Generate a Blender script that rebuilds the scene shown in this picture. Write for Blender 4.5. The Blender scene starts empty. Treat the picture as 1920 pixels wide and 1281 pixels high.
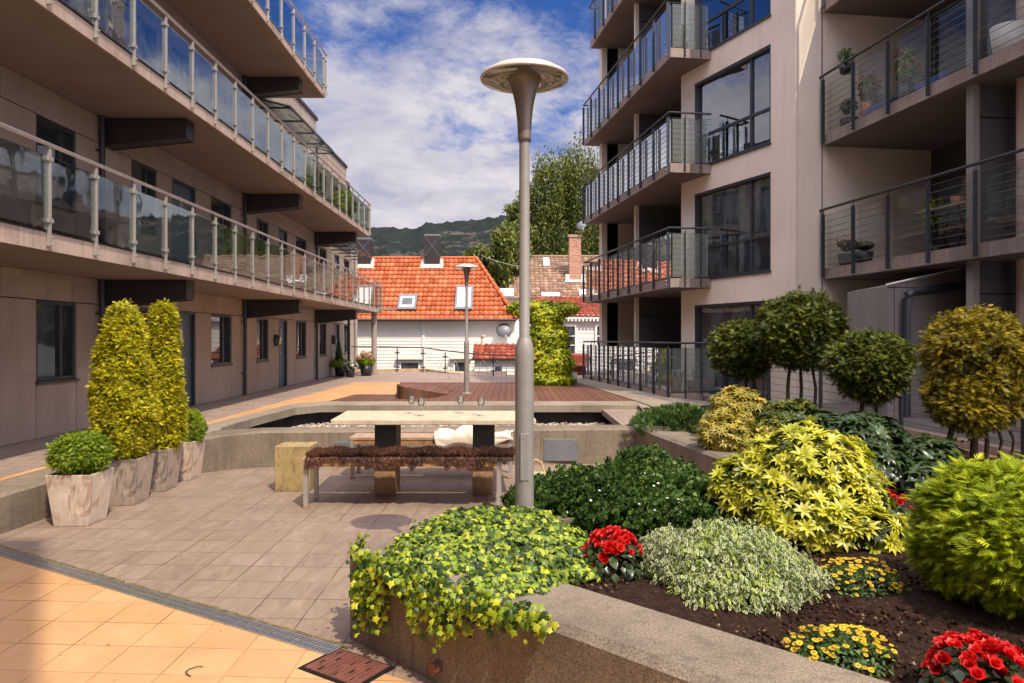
import bpy, math, random
import numpy as np
from mathutils import Vector, Matrix
random.seed(7)
RNG = np.random.default_rng(11)
R = math.radians
sc = bpy.context.scene
col = sc.collection

# ------------------------------------------------------------------ camera
cd = bpy.data.cameras.new("camera"); cam = bpy.data.objects.new("camera", cd); col.objects.link(cam)
cam.location = (0, 0, 1.7); cam.rotation_euler = (R(90), 0, 0)
cd.sensor_width = 36; cd.lens = 1400 / 1920 * 36
cd.shift_y = -(640.5 - 633) / 1920 * 1.0
cd.clip_start = 0.05; cd.clip_end = 6000
sc.camera = cam
sc.render.resolution_x = 1024; sc.render.resolution_y = 683

# ------------------------------------------------------------------ sky and sun
SUN = Vector((1.14, -1.86, 2.98)).normalized()
elev = math.asin(SUN.z); azim = math.atan2(SUN.x, SUN.y)
w = bpy.data.worlds.new("World"); sc.world = w; w.use_nodes = True
SKY_K, CLOUD = 0.080, (0.56, 0.53, 0.56)
def build_world():
    nt = w.node_tree; nt.nodes.clear(); L = nt.links.new
    out = nt.nodes.new('ShaderNodeOutputWorld'); bg = nt.nodes.new('ShaderNodeBackground')
    sky = nt.nodes.new('ShaderNodeTexSky'); sky.sky_type = 'NISHITA'; sky.sun_disc = False
    sky.sun_elevation = elev; sky.sun_rotation = azim; sky.air_density = 1.0; sky.dust_density = 0.4; sky.ozone_density = 3.0
    tc = nt.nodes.new('ShaderNodeTexCoord'); sep = nt.nodes.new('ShaderNodeSeparateXYZ'); L(tc.outputs['Generated'], sep.inputs[0])
    def m(op, a, b=None, c=None):
        n = nt.nodes.new('ShaderNodeMath'); n.operation = op
        for i, v in enumerate((a, b, c)):
            if v is None: continue
            if isinstance(v, (int, float)): n.inputs[i].default_value = v
            else: L(v, n.inputs[i])
        return n.outputs[0]
    z = m('MAXIMUM', sep.outputs[2], 0.0); zz = m('ADD', z, 0.13)
    cx = m('DIVIDE', sep.outputs[0], zz); cy = m('DIVIDE', sep.outputs[1], zz)
    cmb = nt.nodes.new('ShaderNodeCombineXYZ'); L(cx, cmb.inputs[0]); L(m('MULTIPLY', cy, 0.85), cmb.inputs[1])
    def noise(scale, det, rough, dist, off):
        mp = nt.nodes.new('ShaderNodeMapping'); mp.inputs['Location'].default_value = off; mp.inputs['Rotation'].default_value = (0, 0, 0.5)
        L(cmb.outputs[0], mp.inputs[0]); n = nt.nodes.new('ShaderNodeTexNoise')
        n.inputs['Scale'].default_value = scale; n.inputs['Detail'].default_value = det; n.inputs['Roughness'].default_value = rough; n.inputs['Distortion'].default_value = dist
        L(mp.outputs[0], n.inputs['Vector']); return n.outputs['Fac']
    n1 = noise(1.5, 9, 0.60, 0.15, (3.1, 1.7, 0)); n2 = noise(5.5, 8, 0.66, 0.25, (0.3, 5.2, 0))
    nn = m('ADD', m('MULTIPLY', n1, 0.62), m('MULTIPLY', n2, 0.38))
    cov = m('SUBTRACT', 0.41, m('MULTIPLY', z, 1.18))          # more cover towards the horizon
    cov = m('ADD', cov, m('MULTIPLY', m('MAXIMUM', m('SUBTRACT', z, 0.46), 0.0), 3.6))   # closed cloud sheet added overhead, out of view, to lift ambient light
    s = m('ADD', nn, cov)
    mr = nt.nodes.new('ShaderNodeMapRange'); mr.interpolation_type = 'SMOOTHSTEP'
    L(s, mr.inputs[0]); mr.inputs[1].default_value = 0.44; mr.inputs[2].default_value = 0.63
    n3 = noise(2.6, 7, 0.6, 0.5, (9, 2, 0))
    ramp = nt.nodes.new('ShaderNodeValToRGB'); L(n3, ramp.inputs[0])
    ramp.color_ramp.elements[0].position = 0.3; ramp.color_ramp.elements[0].color = (CLOUD[0]*.62, CLOUD[1]*.66, CLOUD[2]*.82, 1)
    ramp.color_ramp.elements[1].position = 0.62; ramp.color_ramp.elements[1].color = (*[c*1.08 for c in CLOUD], 1)
    k = nt.nodes.new('ShaderNodeMix'); k.data_type = 'RGBA'; k.blend_type = 'MULTIPLY'; k.inputs[0].default_value = 1
    L(sky.outputs[0], k.inputs[6]); k.inputs[7].default_value = (SKY_K*0.34, SKY_K*0.60, SKY_K*1.10, 1)
    # clouds brighten towards the sun, gain raised for more ambient fill
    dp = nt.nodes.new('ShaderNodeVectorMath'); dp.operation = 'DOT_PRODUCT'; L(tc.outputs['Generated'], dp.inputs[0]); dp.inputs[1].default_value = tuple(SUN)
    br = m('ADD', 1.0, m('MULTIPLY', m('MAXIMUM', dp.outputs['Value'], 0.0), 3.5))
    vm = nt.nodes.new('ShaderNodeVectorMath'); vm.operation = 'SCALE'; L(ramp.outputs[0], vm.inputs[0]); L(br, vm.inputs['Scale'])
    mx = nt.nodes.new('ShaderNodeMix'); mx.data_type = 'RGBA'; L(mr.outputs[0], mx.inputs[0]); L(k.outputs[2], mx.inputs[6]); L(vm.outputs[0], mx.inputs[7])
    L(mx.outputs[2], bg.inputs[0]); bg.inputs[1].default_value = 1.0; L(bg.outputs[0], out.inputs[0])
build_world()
sd = bpy.data.lights.new("sun", 'SUN'); sun = bpy.data.objects.new("sun", sd); col.objects.link(sun)
sd.energy = 4.0; sd.angle = R(0.53); sd.color = (1.0, 0.87, 0.70)
sun.rotation_euler = SUN.to_track_quat('Z', 'Y').to_euler(); sun.location = (20, -30, 50)
sc.view_settings.view_transform = 'Standard'; sc.view_settings.look = 'None'; sc.view_settings.exposure = 0.38; sc.view_settings.gamma = 1
sc.cycles.transparent_max_bounces = 16; sc.cycles.max_bounces = 6

# ------------------------------------------------------------------ materials
class NT:
    def __init__(s, name):
        s.mat = bpy.data.materials.new(name); s.mat.use_nodes = True; s.t = s.mat.node_tree; s.t.nodes.clear()
        s.out = s.t.nodes.new('ShaderNodeOutputMaterial'); s.b = s.t.nodes.new('ShaderNodeBsdfPrincipled'); s.L(s.b.outputs[0], s.out.inputs[0])
    def L(s, a, b): s.t.links.new(a, b)
    def n(s, k): return s.t.nodes.new(k)
    def put(s, sock, v):
        if isinstance(v, (int, float)): sock.default_value = v
        elif isinstance(v, tuple): sock.default_value = (*v, 1) if len(v) == 3 and len(sock.default_value) == 4 else v
        else: s.L(v, sock)
    def m(s, op, a, b=None, c=None):
        n = s.n('ShaderNodeMath'); n.operation = op
        for i, v in enumerate((a, b, c)):
            if v is not None: s.put(n.inputs[i], v)
        return n.outputs[0]
    def pos(s, obj=False):
        return s.n('ShaderNodeTexCoord').outputs['Object'] if obj else s.n('ShaderNodeNewGeometry').outputs['Position']
    def sep(s, v):
        n = s.n('ShaderNodeSeparateXYZ'); s.L(v, n.inputs[0]); return n.outputs
    def cmb(s, x, y, z=0.0):
        n = s.n('ShaderNodeCombineXYZ'); s.put(n.inputs[0], x); s.put(n.inputs[1], y); s.put(n.inputs[2], z); return n.outputs[0]
    def scale(s, v, sc3, rot=(0, 0, 0)):
        n = s.n('ShaderNodeMapping'); s.L(v, n.inputs[0]); n.inputs['Scale'].default_value = sc3; n.inputs['Rotation'].default_value = rot; return n.outputs[0]
    def noise(s, v, scale, det=5, rough=.6, dist=0):
        n = s.n('ShaderNodeTexNoise'); s.L(v, n.inputs['Vector']); n.inputs['Scale'].default_value = scale; n.inputs['Detail'].default_value = det
        n.inputs['Roughness'].default_value = rough; n.inputs['Distortion'].default_value = dist; return n.outputs['Fac']
    def vor(s, v, scale, feat='F1', out='Distance'):
        n = s.n('ShaderNodeTexVoronoi'); s.L(v, n.inputs['Vector']); n.inputs['Scale'].default_value = scale; n.feature = feat; return n.outputs[out]
    def rng(s, v, a, b, c=0.0, d=1.0):
        n = s.n('ShaderNodeMapRange'); s.put(n.inputs[0], v); n.inputs[1].default_value = a; n.inputs[2].default_value = b; n.inputs[3].default_value = c; n.inputs[4].default_value = d; return n.outputs[0]
    def mix(s, f, a, b, mode='MIX'):
        n = s.n('ShaderNodeMix'); n.data_type = 'RGBA'; n.blend_type = mode; s.put(n.inputs[0], f); s.put(n.inputs[6], a); s.put(n.inputs[7], b); return n.outputs[2]
    def ramp(s, v, stops):
        n = s.n('ShaderNodeValToRGB'); s.put(n.inputs[0], v); e = n.color_ramp.elements
        while len(e) < len(stops): e.new(0.5)
        for el, (p, c) in zip(e, stops): el.position = p; el.color = (*c, 1)
        return n.outputs[0]
    def attr(s, name):
        n = s.n('ShaderNodeAttribute'); n.attribute_name = name; return n.outputs['Fac']
    def bump(s, h, strength=.3, dist=.01):
        n = s.n('ShaderNodeBump'); s.put(n.inputs['Height'], h); n.inputs['Strength'].default_value = strength; n.inputs['Distance'].default_value = dist
        s.L(n.outputs[0], s.b.inputs['Normal'])
    def fin(s, colr=None, rough=None, metal=0, spec=.5):
        if colr is not None: s.put(s.b.inputs['Base Color'], colr)
        if rough is not None: s.put(s.b.inputs['Roughness'], rough)
        s.b.inputs['Metallic'].default_value = metal; s.b.inputs['Specular IOR Level'].default_value = spec
        return s.mat

def plain(name, c, rough=.6, metal=0, spec=.5, var=.18, scale=3, bump=0, bscale=60):
    t = NT(name); p = t.pos(True); f = t.noise(p, scale, 6, .65)
    lo = tuple(x * (1 - var) for x in c); hi = tuple(min(1, x * (1 + var)) for x in c)
    r = t.ramp(f, [(.3, lo), (.7, hi)])
    rr = t.rng(t.noise(p, scale * 4, 3), .3, .7, max(0.02, rough - .08), min(1, rough + .08))
    if bump: t.bump(t.noise(p, bscale, 4, .7), bump, .004)
    return t.fin(r, rr, metal, spec)

def concrete(name, c=(.36, .30, .24), agg=.35, stain=.5, streak=False):
    t = NT(name); p = t.pos()
    big = t.noise(p, 1.3, 7, .6); fine = t.vor(p, 130); fn = t.noise(p, 90, 4, .8)
    c0 = t.ramp(big, [(.3, tuple(x * .62 for x in c)), (.52, c), (.72, tuple(min(1, x * 1.2) for x in c))])
    speck = t.rng(fn, .35, .68, 1 - agg, 1 + agg); g = t.cmb(speck, speck, speck)
    c1 = t.mix(1.0, c0, g, 'MULTIPLY')
    st = t.noise(t.scale(p, (7, 7, .55)), 1.6, 6, .7)
    c2 = t.mix(t.rng(st, .5, .72, 0, stain), c1, (c[0] * .33, c[1] * .34, c[2] * .36))
    if streak:
        s2 = t.noise(t.scale(p, (30, 30, .6)), 1.0, 3, .6); c2 = t.mix(t.rng(s2, .55, .8, 0, .5), c2, tuple(min(1, x * 1.5) for x in c))
        s3 = t.noise(t.scale(p, (9, 9, .3)), 1.0, 3, .6); c2 = t.mix(t.rng(s3, .6, .75, 0, .45), c2, (.17, .085, .035))
    h = t.m('ADD', t.m('MULTIPLY', fn, .7), t.m('MULTIPLY', fine, .6)); t.bump(h, .5, .006)
    return t.fin(c2, .88, 0, .25)

def tiles(name, ca, cb, grout, sx, sy, ox, oy, shear=0.0, g=.016, streak=.5, stagger=0.0, patch=None):
    t = NT(name); x, y, z = t.sep(t.pos())
    v = t.m('DIVIDE', t.m('SUBTRACT', t.m('ADD', y, t.m('MULTIPLY', x, shear)), oy), sy)
    fl = t.m('FLOOR', v)
    u = t.m('DIVIDE', t.m('SUBTRACT', x, ox), sx)
    if stagger: u = t.m('ADD', u, t.m('MULTIPLY', t.m('MODULO', fl, 2.0), stagger))
    fu = t.m('ABSOLUTE', t.m('SUBTRACT', t.m('FRACT', u), .5)); fv = t.m('ABSOLUTE', t.m('SUBTRACT', t.m('FRACT', v), .5))
    gm = t.m('MAXIMUM', t.m('GREATER_THAN', fu, .5 - g), t.m('GREATER_THAN', fv, .5 - g))
    wn = t.n('ShaderNodeTexWhiteNoise'); wn.noise_dimensions = '2D'; t.L(t.cmb(t.m('FLOOR', u), fl), wn.inputs['Vector'])
    p = t.pos(); st = t.noise(t.scale(p, (14, 2.2, 1), (0, 0, -.5)), 1.3, 7, .62, .7)
    off = t.n('ShaderNodeVectorMath'); off.operation = 'MULTIPLY_ADD'; t.L(wn.outputs['Color'], off.inputs[0]); off.inputs[1].default_value = (9, 9, 9); t.L(p, off.inputs[2])
    st = t.noise(t.scale(off.outputs[0], (11, 2.4, 1), (0, 0, -.6)), 1.3, 7, .62, .9)
    f = t.m('ADD', t.m('MULTIPLY', wn.outputs['Value'], 1 - streak), t.m('MULTIPLY', t.rng(st, .3, .7), streak))
    c = t.mix(f, ca, cb)
    c = t.mix(t.rng(st, .62, .74, 0, .35 * streak), c, tuple(min(1, k * 1.35) for k in cb))
    dirt = t.noise(p, .9, 6, .65); c = t.mix(t.rng(dirt, .48, .75, 0, .4), c, tuple(k * .55 for k in ca))
    if patch: c = t.mix(t.rng(t.noise(p, .6, 5, .7, .5), .5, .68, 0, .75), c, patch)
    gn = t.noise(p, 1.7, 3); gcol = t.mix(t.rng(gn, .4, .6), grout, tuple(min(1, k * 2.4) for k in grout))
    c = t.mix(gm, c, gcol)
    h = t.m('SUBTRACT', t.m('ADD', t.m('MULTIPLY', st, .15), t.m('MULTIPLY', wn.outputs['Value'], .12)), gm); t.bump(h, .5, .006)
    return t.fin(c, t.rng(st, .3, .7, .5, .72), 0, .4)

def planks(name, ca, cb, gap=(.02, .012, .01), wid=.14, rot=0.0, gapw=.05, rough=.6, vertical=False):
    t = NT(name); p = t.pos(); q = t.scale(p, (1, 1, 1), (0, 0, rot)); x, y, z = t.sep(q)
    if vertical: x = t.m('ADD', x, y)
    u = t.m('DIVIDE', x, wid); f = t.m('ABSOLUTE', t.m('SUBTRACT', t.m('FRACT', u), .5)); gm = t.m('GREATER_THAN', f, .5 - gapw)
    wn = t.n('ShaderNodeTexWhiteNoise'); wn.noise_dimensions = '1D'; t.L(t.m('FLOOR', u), wn.inputs['W'])
    gr = t.noise(t.cmb(t.m('MULTIPLY', x, 30), t.m('MULTIPLY', y, 1.5), t.m('MULTIPLY', wn.outputs['Value'], 30)), 1.5, 6, .7)
    fac = t.m('ADD', t.m('MULTIPLY', wn.outputs['Value'], .5), t.m('MULTIPLY', gr, .5)); c = t.mix(fac, ca, cb)
    c = t.mix(t.rng(t.noise(p, .8, 5, .7), .5, .75, 0, .4), c, tuple(min(1, k * 1.6) for k in cb))
    c = t.mix(gm, c, gap); t.bump(t.m('SUBTRACT', t.m('MULTIPLY', gr, .3), gm), .5, .006)
    return t.fin(c, rough, 0, .35)

def leafmat(name, stops, trans=.3, rough=.45, spec=.35):
    t = NT(name); a = t.attr('rnd'); c = t.ramp(a, stops)
    n2 = t.noise(t.pos(), 6, 3); c = t.mix(t.rng(n2, .35, .7, 0, .35), c, tuple(k * .6 for k in stops[0][1]))
    t.fin(c, rough, 0, spec); tr = t.n('ShaderNodeBsdfTranslucent'); t.L(c, tr.inputs[0])
    mx = t.n('ShaderNodeMixShader'); mx.inputs[0].default_value = trans; t.L(t.b.outputs[0], mx.inputs[1]); t.L(tr.outputs[0], mx.inputs[2]); t.L(mx.outputs[0], t.out.inputs[0])
    return t.mat

def glassmat(name, tint=(.86, .92, .9), refl=1.0, milk=0.0, rough=.01):
    t = NT(name); tr = t.n('ShaderNodeBsdfTransparent'); tr.inputs[0].default_value = (*tint, 1)
    gl = t.n('ShaderNodeBsdfGlossy'); gl.inputs['Roughness'].default_value = rough; gl.inputs[0].default_value = (.9, .95, 1, 1)
    fr = t.n('ShaderNodeFresnel'); fr.inputs[0].default_value = 1.52
    bm = t.n('ShaderNodeBump'); t.L(t.noise(t.pos(), 1.6, 2), bm.inputs['Height']); bm.inputs['Strength'].default_value = .06; bm.inputs['Distance'].default_value = .05
    t.L(bm.outputs[0], gl.inputs['Normal']); t.L(bm.outputs[0], fr.inputs['Normal'])
    f = t.m('MINIMUM', t.m('MULTIPLY', fr.outputs[0], refl), 1.0)
    mx = t.n('ShaderNodeMixShader'); t.L(f, mx.inputs[0]); t.L(tr.outputs[0], mx.inputs[1]); t.L(gl.outputs[0], mx.inputs[2]); last = mx.outputs[0]
    if milk:
        df = t.n('ShaderNodeBsdfDiffuse'); df.inputs[0].default_value = (.8, .8, .72, 1); m2 = t.n('ShaderNodeMixShader'); m2.inputs[0].default_value = milk
        t.L(last, m2.inputs[1]); t.L(df.outputs[0], m2.inputs[2]); last = m2.outputs[0]
    t.L(last, t.out.inputs[0]); return t.mat

def darkglass(name, c=(.02, .024, .03)):
    t = NT(name); p = t.pos(); bm = t.noise(p, 1.1, 2); t.bump(bm, .05, .05)
    x, y, z = t.sep(p); c2 = t.mix(t.rng(t.noise(t.scale(p, (1.5, 1.5, .6)), 2, 3), .45, .62), c, tuple(k * 2.5 + .01 for k in c))
    t.fin(c2, .03, 0, .9); t.b.inputs['IOR'].default_value = 1.6; return t.mat

M = {}
M['conc'] = concrete('concrete_aggregate', (.215, .172, .128), .5, .55)
M['conc_light'] = concrete('concrete_light', (.285, .235, .18), .35, .4)
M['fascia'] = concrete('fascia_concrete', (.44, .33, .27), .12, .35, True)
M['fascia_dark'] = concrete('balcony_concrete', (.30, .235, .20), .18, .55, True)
M['tile_grey'] = tiles('grey_paving_tiles', (.185, .130, .097), (.295, .215, .163), (.085, .055, .038), .335, .335, .07, 4.45, .05, .013, .7)
M['tile_ochre'] = tiles('ochre_paving_tiles', (.47, .262, .118), (.56, .325, .150), (.16, .085, .04), .326, .325, -2.42, 3.975, .06, .011, .35, patch=(.48, .24, .09))
M['tile_walk'] = tiles('walkway_tiles', (.22, .165, .135), (.36, .275, .225), (.09, .06, .045), .40, .20, 0, .1, 0, .02, .6, .5)
M['deck'] = planks('brown_deck_boards', (.095, .038, .022), (.185, .078, .044), wid=.145)
M['deck_grey'] = planks('grey_deck_boards', (.13, .11, .10), (.22, .19, .17), wid=.14)
M['corten'] = planks('dark_curved_cladding', (.07, .032, .018), (.15, .07, .035), wid=.05, vertical=True)
M['bench_wood'] = plain('weathered_bench_wood', (.36, .24, .16), .7, var=.35, scale=12, bump=.3)
M['bench_dark'] = plain('dark_bench_edge', (.10, .085, .075), .7, var=.4, scale=10)
M['table'] = plain('pale_stone_table', (.50, .40, .275), .6, var=.2, scale=9, bump=.25, bscale=120)
M['rust'] = plain('rusty_steel_frame', (.34, .17, .06), .7, var=.5, scale=8, bump=.3)
M['galv'] = plain('galvanised_steel', (.40, .37, .335), .5, .45, var=.12, scale=20)
M['steel'] = plain('brushed_steel', (.55, .53, .52), .32, .85, var=.1, scale=20)
M['wire'] = plain('weathered_steel_wire', (.13, .125, .12), .45, .5)
M['lamp_grey'] = plain('grey_powder_coated_pole', (.25, .235, .215), .5, .1, var=.10, scale=14, bump=.12, bscale=200)
M['lamp_top'] = plain('lamp_bronze_grey', (.20, .165, .135), .42, .3, var=.1, scale=6)
M['dark_metal'] = plain('dark_blue_grey_metal', (.045, .052, .062), .45, .3, var=.2, scale=9)
M['beam'] = plain('dark_painted_steel', (.035, .027, .027), .5, .2, var=.2, scale=4)
M['frame'] = plain('dark_window_frame', (.038, .042, .052), .45, .1, var=.15)
M['door'] = plain('blue_grey_door', (.075, .11, .15), .5, 0, var=.12)
M['render'] = NT('beige_render')
def _r():
    t = M['render']; p = t.pos(); a = t.noise(p, .7, 7, .6); c = t.ramp(a, [(.3, (.68, .575, .47)), (.65, (.80, .69, .575))])
    s = t.noise(t.scale(p, (4, 4, .35)), 1.5, 6, .7); c = t.mix(t.rng(s, .55, .78, 0, .4), c, (.46, .34, .27))
    t.bump(t.noise(p, 70, 5, .75), .35, .004); M['render'] = t.fin(c, .92, 0, .2)
_r()
def panelmat(name, c):
    t = NT(name); p = t.pos(); x, y, z = t.sep(p); cell = t.cmb(t.m('FLOOR', t.m('MULTIPLY', y, .93)), t.m('FLOOR', t.m('MULTIPLY', z, .8)))
    wn = t.n('ShaderNodeTexWhiteNoise'); wn.noise_dimensions = '2D'; t.L(cell, wn.inputs['Vector'])
    a = t.noise(t.scale(p, (1, 1, .4)), 1.1, 7, .62); f = t.m('ADD', t.m('MULTIPLY', a, .8), t.m('MULTIPLY', wn.outputs['Value'], .22))
    cc = t.ramp(f, [(.3, tuple(k * .8 for k in c)), (.75, tuple(k * 1.15 for k in c))])
    cc = t.mix(t.rng(t.noise(t.scale(p, (9, 9, .6)), 1.2, 5, .7), .52, .78, 0, .5), cc, tuple(k * .6 for k in c))
    t.bump(t.noise(p, 50, 4, .7), .12, .003); return t.fin(cc, .75, 0, .3)
M['panel'] = panelmat('brown_grey_facade_panels', (.38, .305, .25))
M['panel_dark'] = panelmat('dark_grey_panels', (.085, .078, .080))
M['panel_mid'] = panelmat('grey_shed_panels', (.27, .235, .22))
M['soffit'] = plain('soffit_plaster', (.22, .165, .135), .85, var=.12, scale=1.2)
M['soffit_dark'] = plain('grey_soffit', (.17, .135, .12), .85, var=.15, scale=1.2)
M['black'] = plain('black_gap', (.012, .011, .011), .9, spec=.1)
M['glass'] = glassmat('clear_railing_glass', (.86, .88, .85), .75)
M['glass_n'] = glassmat('near_balcony_glass', (.92, .93, .92), .07, .0)
M['glass_r'] = glassmat('railing_glass_pale', (.74, .80, .80), .8, .12)
M['milk'] = glassmat('frosted_railing_glass', (.7, .74, .72), 1.4, .35)
M['wglass'] = darkglass('window_glass')
M['wglass_clear'] = glassmat('clear_window_glass', (.75, .78, .78), 4.5)
M['blind'] = plain('vertical_blinds', (.7, .68, .66), .8)
M['wineglass'] = glassmat('wine_glass', (.97, .97, .96), 1.0, .06)
M['wine'] = glassmat('white_wine', (.95, .92, .80), .4, .5)
M['white_paint'] = plain('white_wood_paint', (.80, .76, .69), .6, var=.05, scale=2)
M['white_trim'] = plain('white_trim_paint', (.82, .79, .74), .55, var=.04)
M['black_pot'] = plain('black_plastic_pot', (.02, .02, .022), .4, var=.2)
M['terracotta'] = plain('terracotta', (.42, .15, .07), .75, var=.2, scale=10)
M['white_plastic'] = plain('white_plastic', (.62, .58, .52), .5, var=.06)
M['blue_plastic'] = plain('blue_plastic', (.03, .08, .30), .45, var=.15)
M['cloth'] = plain('cream_wool_blanket', (.72, .62, .50), .95, var=.12, scale=9, bump=.5, bscale=160, spec=.1)
M['redbrown'] = plain('rusty_drain_cover', (.15, .052, .034), .7, .1, var=.35, scale=14, bump=.4)
M['grey_plate'] = plain('grey_access_plate', (.16, .17, .18), .5, .2, var=.12, scale=5)
M['soil'] = NT('dark_garden_soil')
def _s():
    t = M['soil']; p = t.pos(); a = t.noise(p, 28, 8, .8); c = t.ramp(a, [(.35, (.012, .006, .004)), (.55, (.045, .022, .014)), (.72, (.12, .065, .045))])
    t.bump(a, .9, .03); M['soil'] = t.fin(c, .95, 0, .15)
_s()
M['clod'] = leafmat('soil_crumbs', [(0, (.010, .006, .004)), (.6, (.035, .018, .011)), (.9, (.09, .045, .025)), (1, (.26, .17, .11))], 0, .9, .1)
M['pebble'] = NT('pale_pebbles')
def _p():
    t = M['pebble']; c = t.ramp(t.attr('rnd'), [(0, (.16, .12, .09)), (.5, (.34, .27, .21)), (1, (.52, .45, .38))]); M['pebble'] = t.fin(c, .7)
_p()
def potmat(name, c, stain, amt):
    t = NT(name); p = t.pos(True); c0 = t.ramp(t.noise(p, 7, 7, .65), [(.3, tuple(k * .72 for k in c)), (.6, c), (.75, tuple(min(1, k * 1.12) for k in c))])
    s = t.noise(t.scale(p, (1, 1, .45)), 7.5, 8, .72, 1.2); c1 = t.mix(t.rng(s, .52, .66, 0, amt), c0, stain); c1 = t.mix(t.rng(t.noise(p, 30, 6, .8), .58, .7, 0, .35), c1, stain)
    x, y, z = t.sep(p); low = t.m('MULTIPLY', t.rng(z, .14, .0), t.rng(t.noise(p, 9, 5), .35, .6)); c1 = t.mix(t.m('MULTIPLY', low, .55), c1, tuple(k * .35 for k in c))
    t.bump(t.noise(p, 40, 6, .75), .35, .006); return t.fin(c1, .85, 0, .25)
M['pot_white'] = potmat('stained_white_pot', (.62, .50, .40), (.27, .13, .06), .85)
M['pot_grey'] = potmat('weathered_grey_pot', (.42, .33, .26), (.085, .075, .07), .95)
M['block'] = potmat('mossy_yellow_block', (.40, .29, .135), (.10, .065, .035), .95)
M['leg_wood'] = potmat('weathered_table_leg', (.38, .24, .13), (.12, .075, .05), .7)
M['leg_dark'] = plain('dark_table_leg', (.055, .047, .045), .7, var=.25, scale=8)
M['fur'] = NT('brown_sheepskin')
def _f():
    t = M['fur']; c = t.ramp(t.attr('rnd'), [(0, (.028, .015, .011)), (.55, (.075, .032, .02)), (1, (.26, .10, .055))]); M['fur'] = t.fin(c, .6, 0, .3)
_f()
def tilemat(name, a, b, c3):
    t = NT(name); c = t.ramp(t.attr('rnd'), [(0, a), (.5, b), (1, c3)])
    c = t.mix(t.rng(t.noise(t.pos(), 1.2, 7, .7), .55, .75, 0, .5), c, tuple(k * .4 for k in a)); t.bump(t.noise(t.pos(), 30, 4), .3, .01); return t.fin(c, .75, 0, .3)
M['roof_orange'] = tilemat('orange_roof_tiles', (.32, .07, .024), (.47, .118, .040), (.56, .18, .075))
M['roof_brown'] = tilemat('brown_grey_roof_tiles', (.17, .10, .065), (.27, .17, .11), (.36, .25, .17))
M['roof_red'] = tilemat('dark_red_roof_tiles', (.14, .028, .017), (.24, .05, .028), (.34, .09, .045))
M['brick'] = NT('red_brick')
def _b():
    t = M['brick']; br = t.n('ShaderNodeTexBrick'); x, y, z = t.sep(t.pos()); t.L(t.cmb(t.m('ADD', x, y), z), br.inputs['Vector'])
    br.inputs['Scale'].default_value = 1; br.inputs['Brick Width'].default_value = .24; br.inputs['Row Height'].default_value = .095; br.inputs['Mortar Size'].default_value = .014
    br.inputs['Color1'].default_value = (.30, .085, .045, 1); br.inputs['Color2'].default_value = (.45, .20, .10, 1); br.inputs['Mortar'].default_value = (.45, .36, .28, 1)
    M['brick'] = t.fin(br.outputs[0], .85)
_b()
M['bark'] = plain('bark', (.075, .048, .032), .9, var=.4, scale=20, bump=.6)
M['forest'] = NT('forested_hillside')
def _h():
    t = M['forest']; p = t.pos(); a = t.noise(p, .055, 9, .8); c = t.ramp(a, [(.3, (.010, .016, .020)), (.5, (.022, .031, .028)), (.7, (.048, .056, .034))])
    rk = t.m('MULTIPLY', t.rng(t.noise(t.scale(p, (1, 1, 2.2)), .011, 8, .68, .5), .54, .60), t.rng(t.noise(p, .05, 6, .75), .40, .52))
    c = t.mix(t.m('MINIMUM', rk, .85), c, t.ramp(t.noise(p, .08, 7, .75), [(.3, (.05, .04, .04)), (.7, (.26, .20, .17))])); t.bump(a, 1.0, 9.0); M['forest'] = t.fin(c, .95, 0, .1)
_h()
M['ground'] = plain('town_ground', (.11, .11, .10), .9, var=.3, scale=.3)
M['thuja_gold'] = leafmat('golden_thuja_leaves', [(0, (.10, .10, .008)), (.35, (.42, .40, .012)), (.75, (.74, .68, .02)), (1, (.80, .60, .04))], .35)
M['thuja_green'] = leafmat('bright_thuja_leaves', [(0, (.11, .16, .010)), (.4, (.30, .38, .015)), (.8, (.48, .54, .02)), (1, (.60, .58, .04))], .3, .55, .15)
M['thuja_dark'] = leafmat('dark_thuja_leaves', [(0, (.035, .05, .008)), (.45, (.10, .13, .013)), (.85, (.22, .24, .018)), (1, (.36, .30, .025))], .25)
M['thuja_rust'] = leafmat('ochre_thuja_leaves', [(0, (.08, .075, .008)), (.4, (.24, .20, .012)), (.8, (.46, .34, .015)), (1, (.60, .38, .02))], .3)
M['ball'] = leafmat('fresh_green_needles', [(0, (.07, .13, .01)), (.5, (.22, .32, .015)), (1, (.42, .48, .03))], .3)
M['ivy'] = leafmat('ivy_leaves', [(0, (.020, .050, .010)), (.36, (.05, .10, .014)), (.48, (.20, .30, .018)), (.8, (.44, .52, .03)), (1, (.66, .64, .05))], .3, .4)
M['smallgreen'] = leafmat('small_green_leaves', [(0, (.020, .050, .014)), (.5, (.06, .125, .024)), (1, (.15, .24, .045))], .2, .45, .25)
M['pieris'] = leafmat('yellow_pieris_leaves', [(0, (.26, .32, .02)), (.35, (.50, .50, .03)), (.75, (.72, .66, .06)), (1, (.82, .76, .20))], .3, .32, .5)
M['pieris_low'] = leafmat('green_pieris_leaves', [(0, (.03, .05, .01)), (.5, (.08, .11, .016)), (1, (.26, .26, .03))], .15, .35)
M['rhodo'] = leafmat('rhododendron_leaves', [(0, (.018, .036, .012)), (.6, (.04, .07, .022)), (1, (.075, .11, .03))], .1, .3, .5)
M['euo_w'] = leafmat('euonymus_white_margin', [(0, (.50, .52, .30)), (.45, (.70, .70, .46)), (.7, (.45, .52, .12)), (1, (.42, .50, .05))], .2)
M['euo_g'] = leafmat('euonymus_green_centre', [(0, (.05, .095, .03)), (.6, (.11, .18, .05)), (1, (.30, .38, .05))], .15)
M['red_petal'] = leafmat('red_petals', [(0, (.42, .002, .002)), (.6, (.68, .008, .006)), (1, (.82, .03, .02))], .2)
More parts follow.
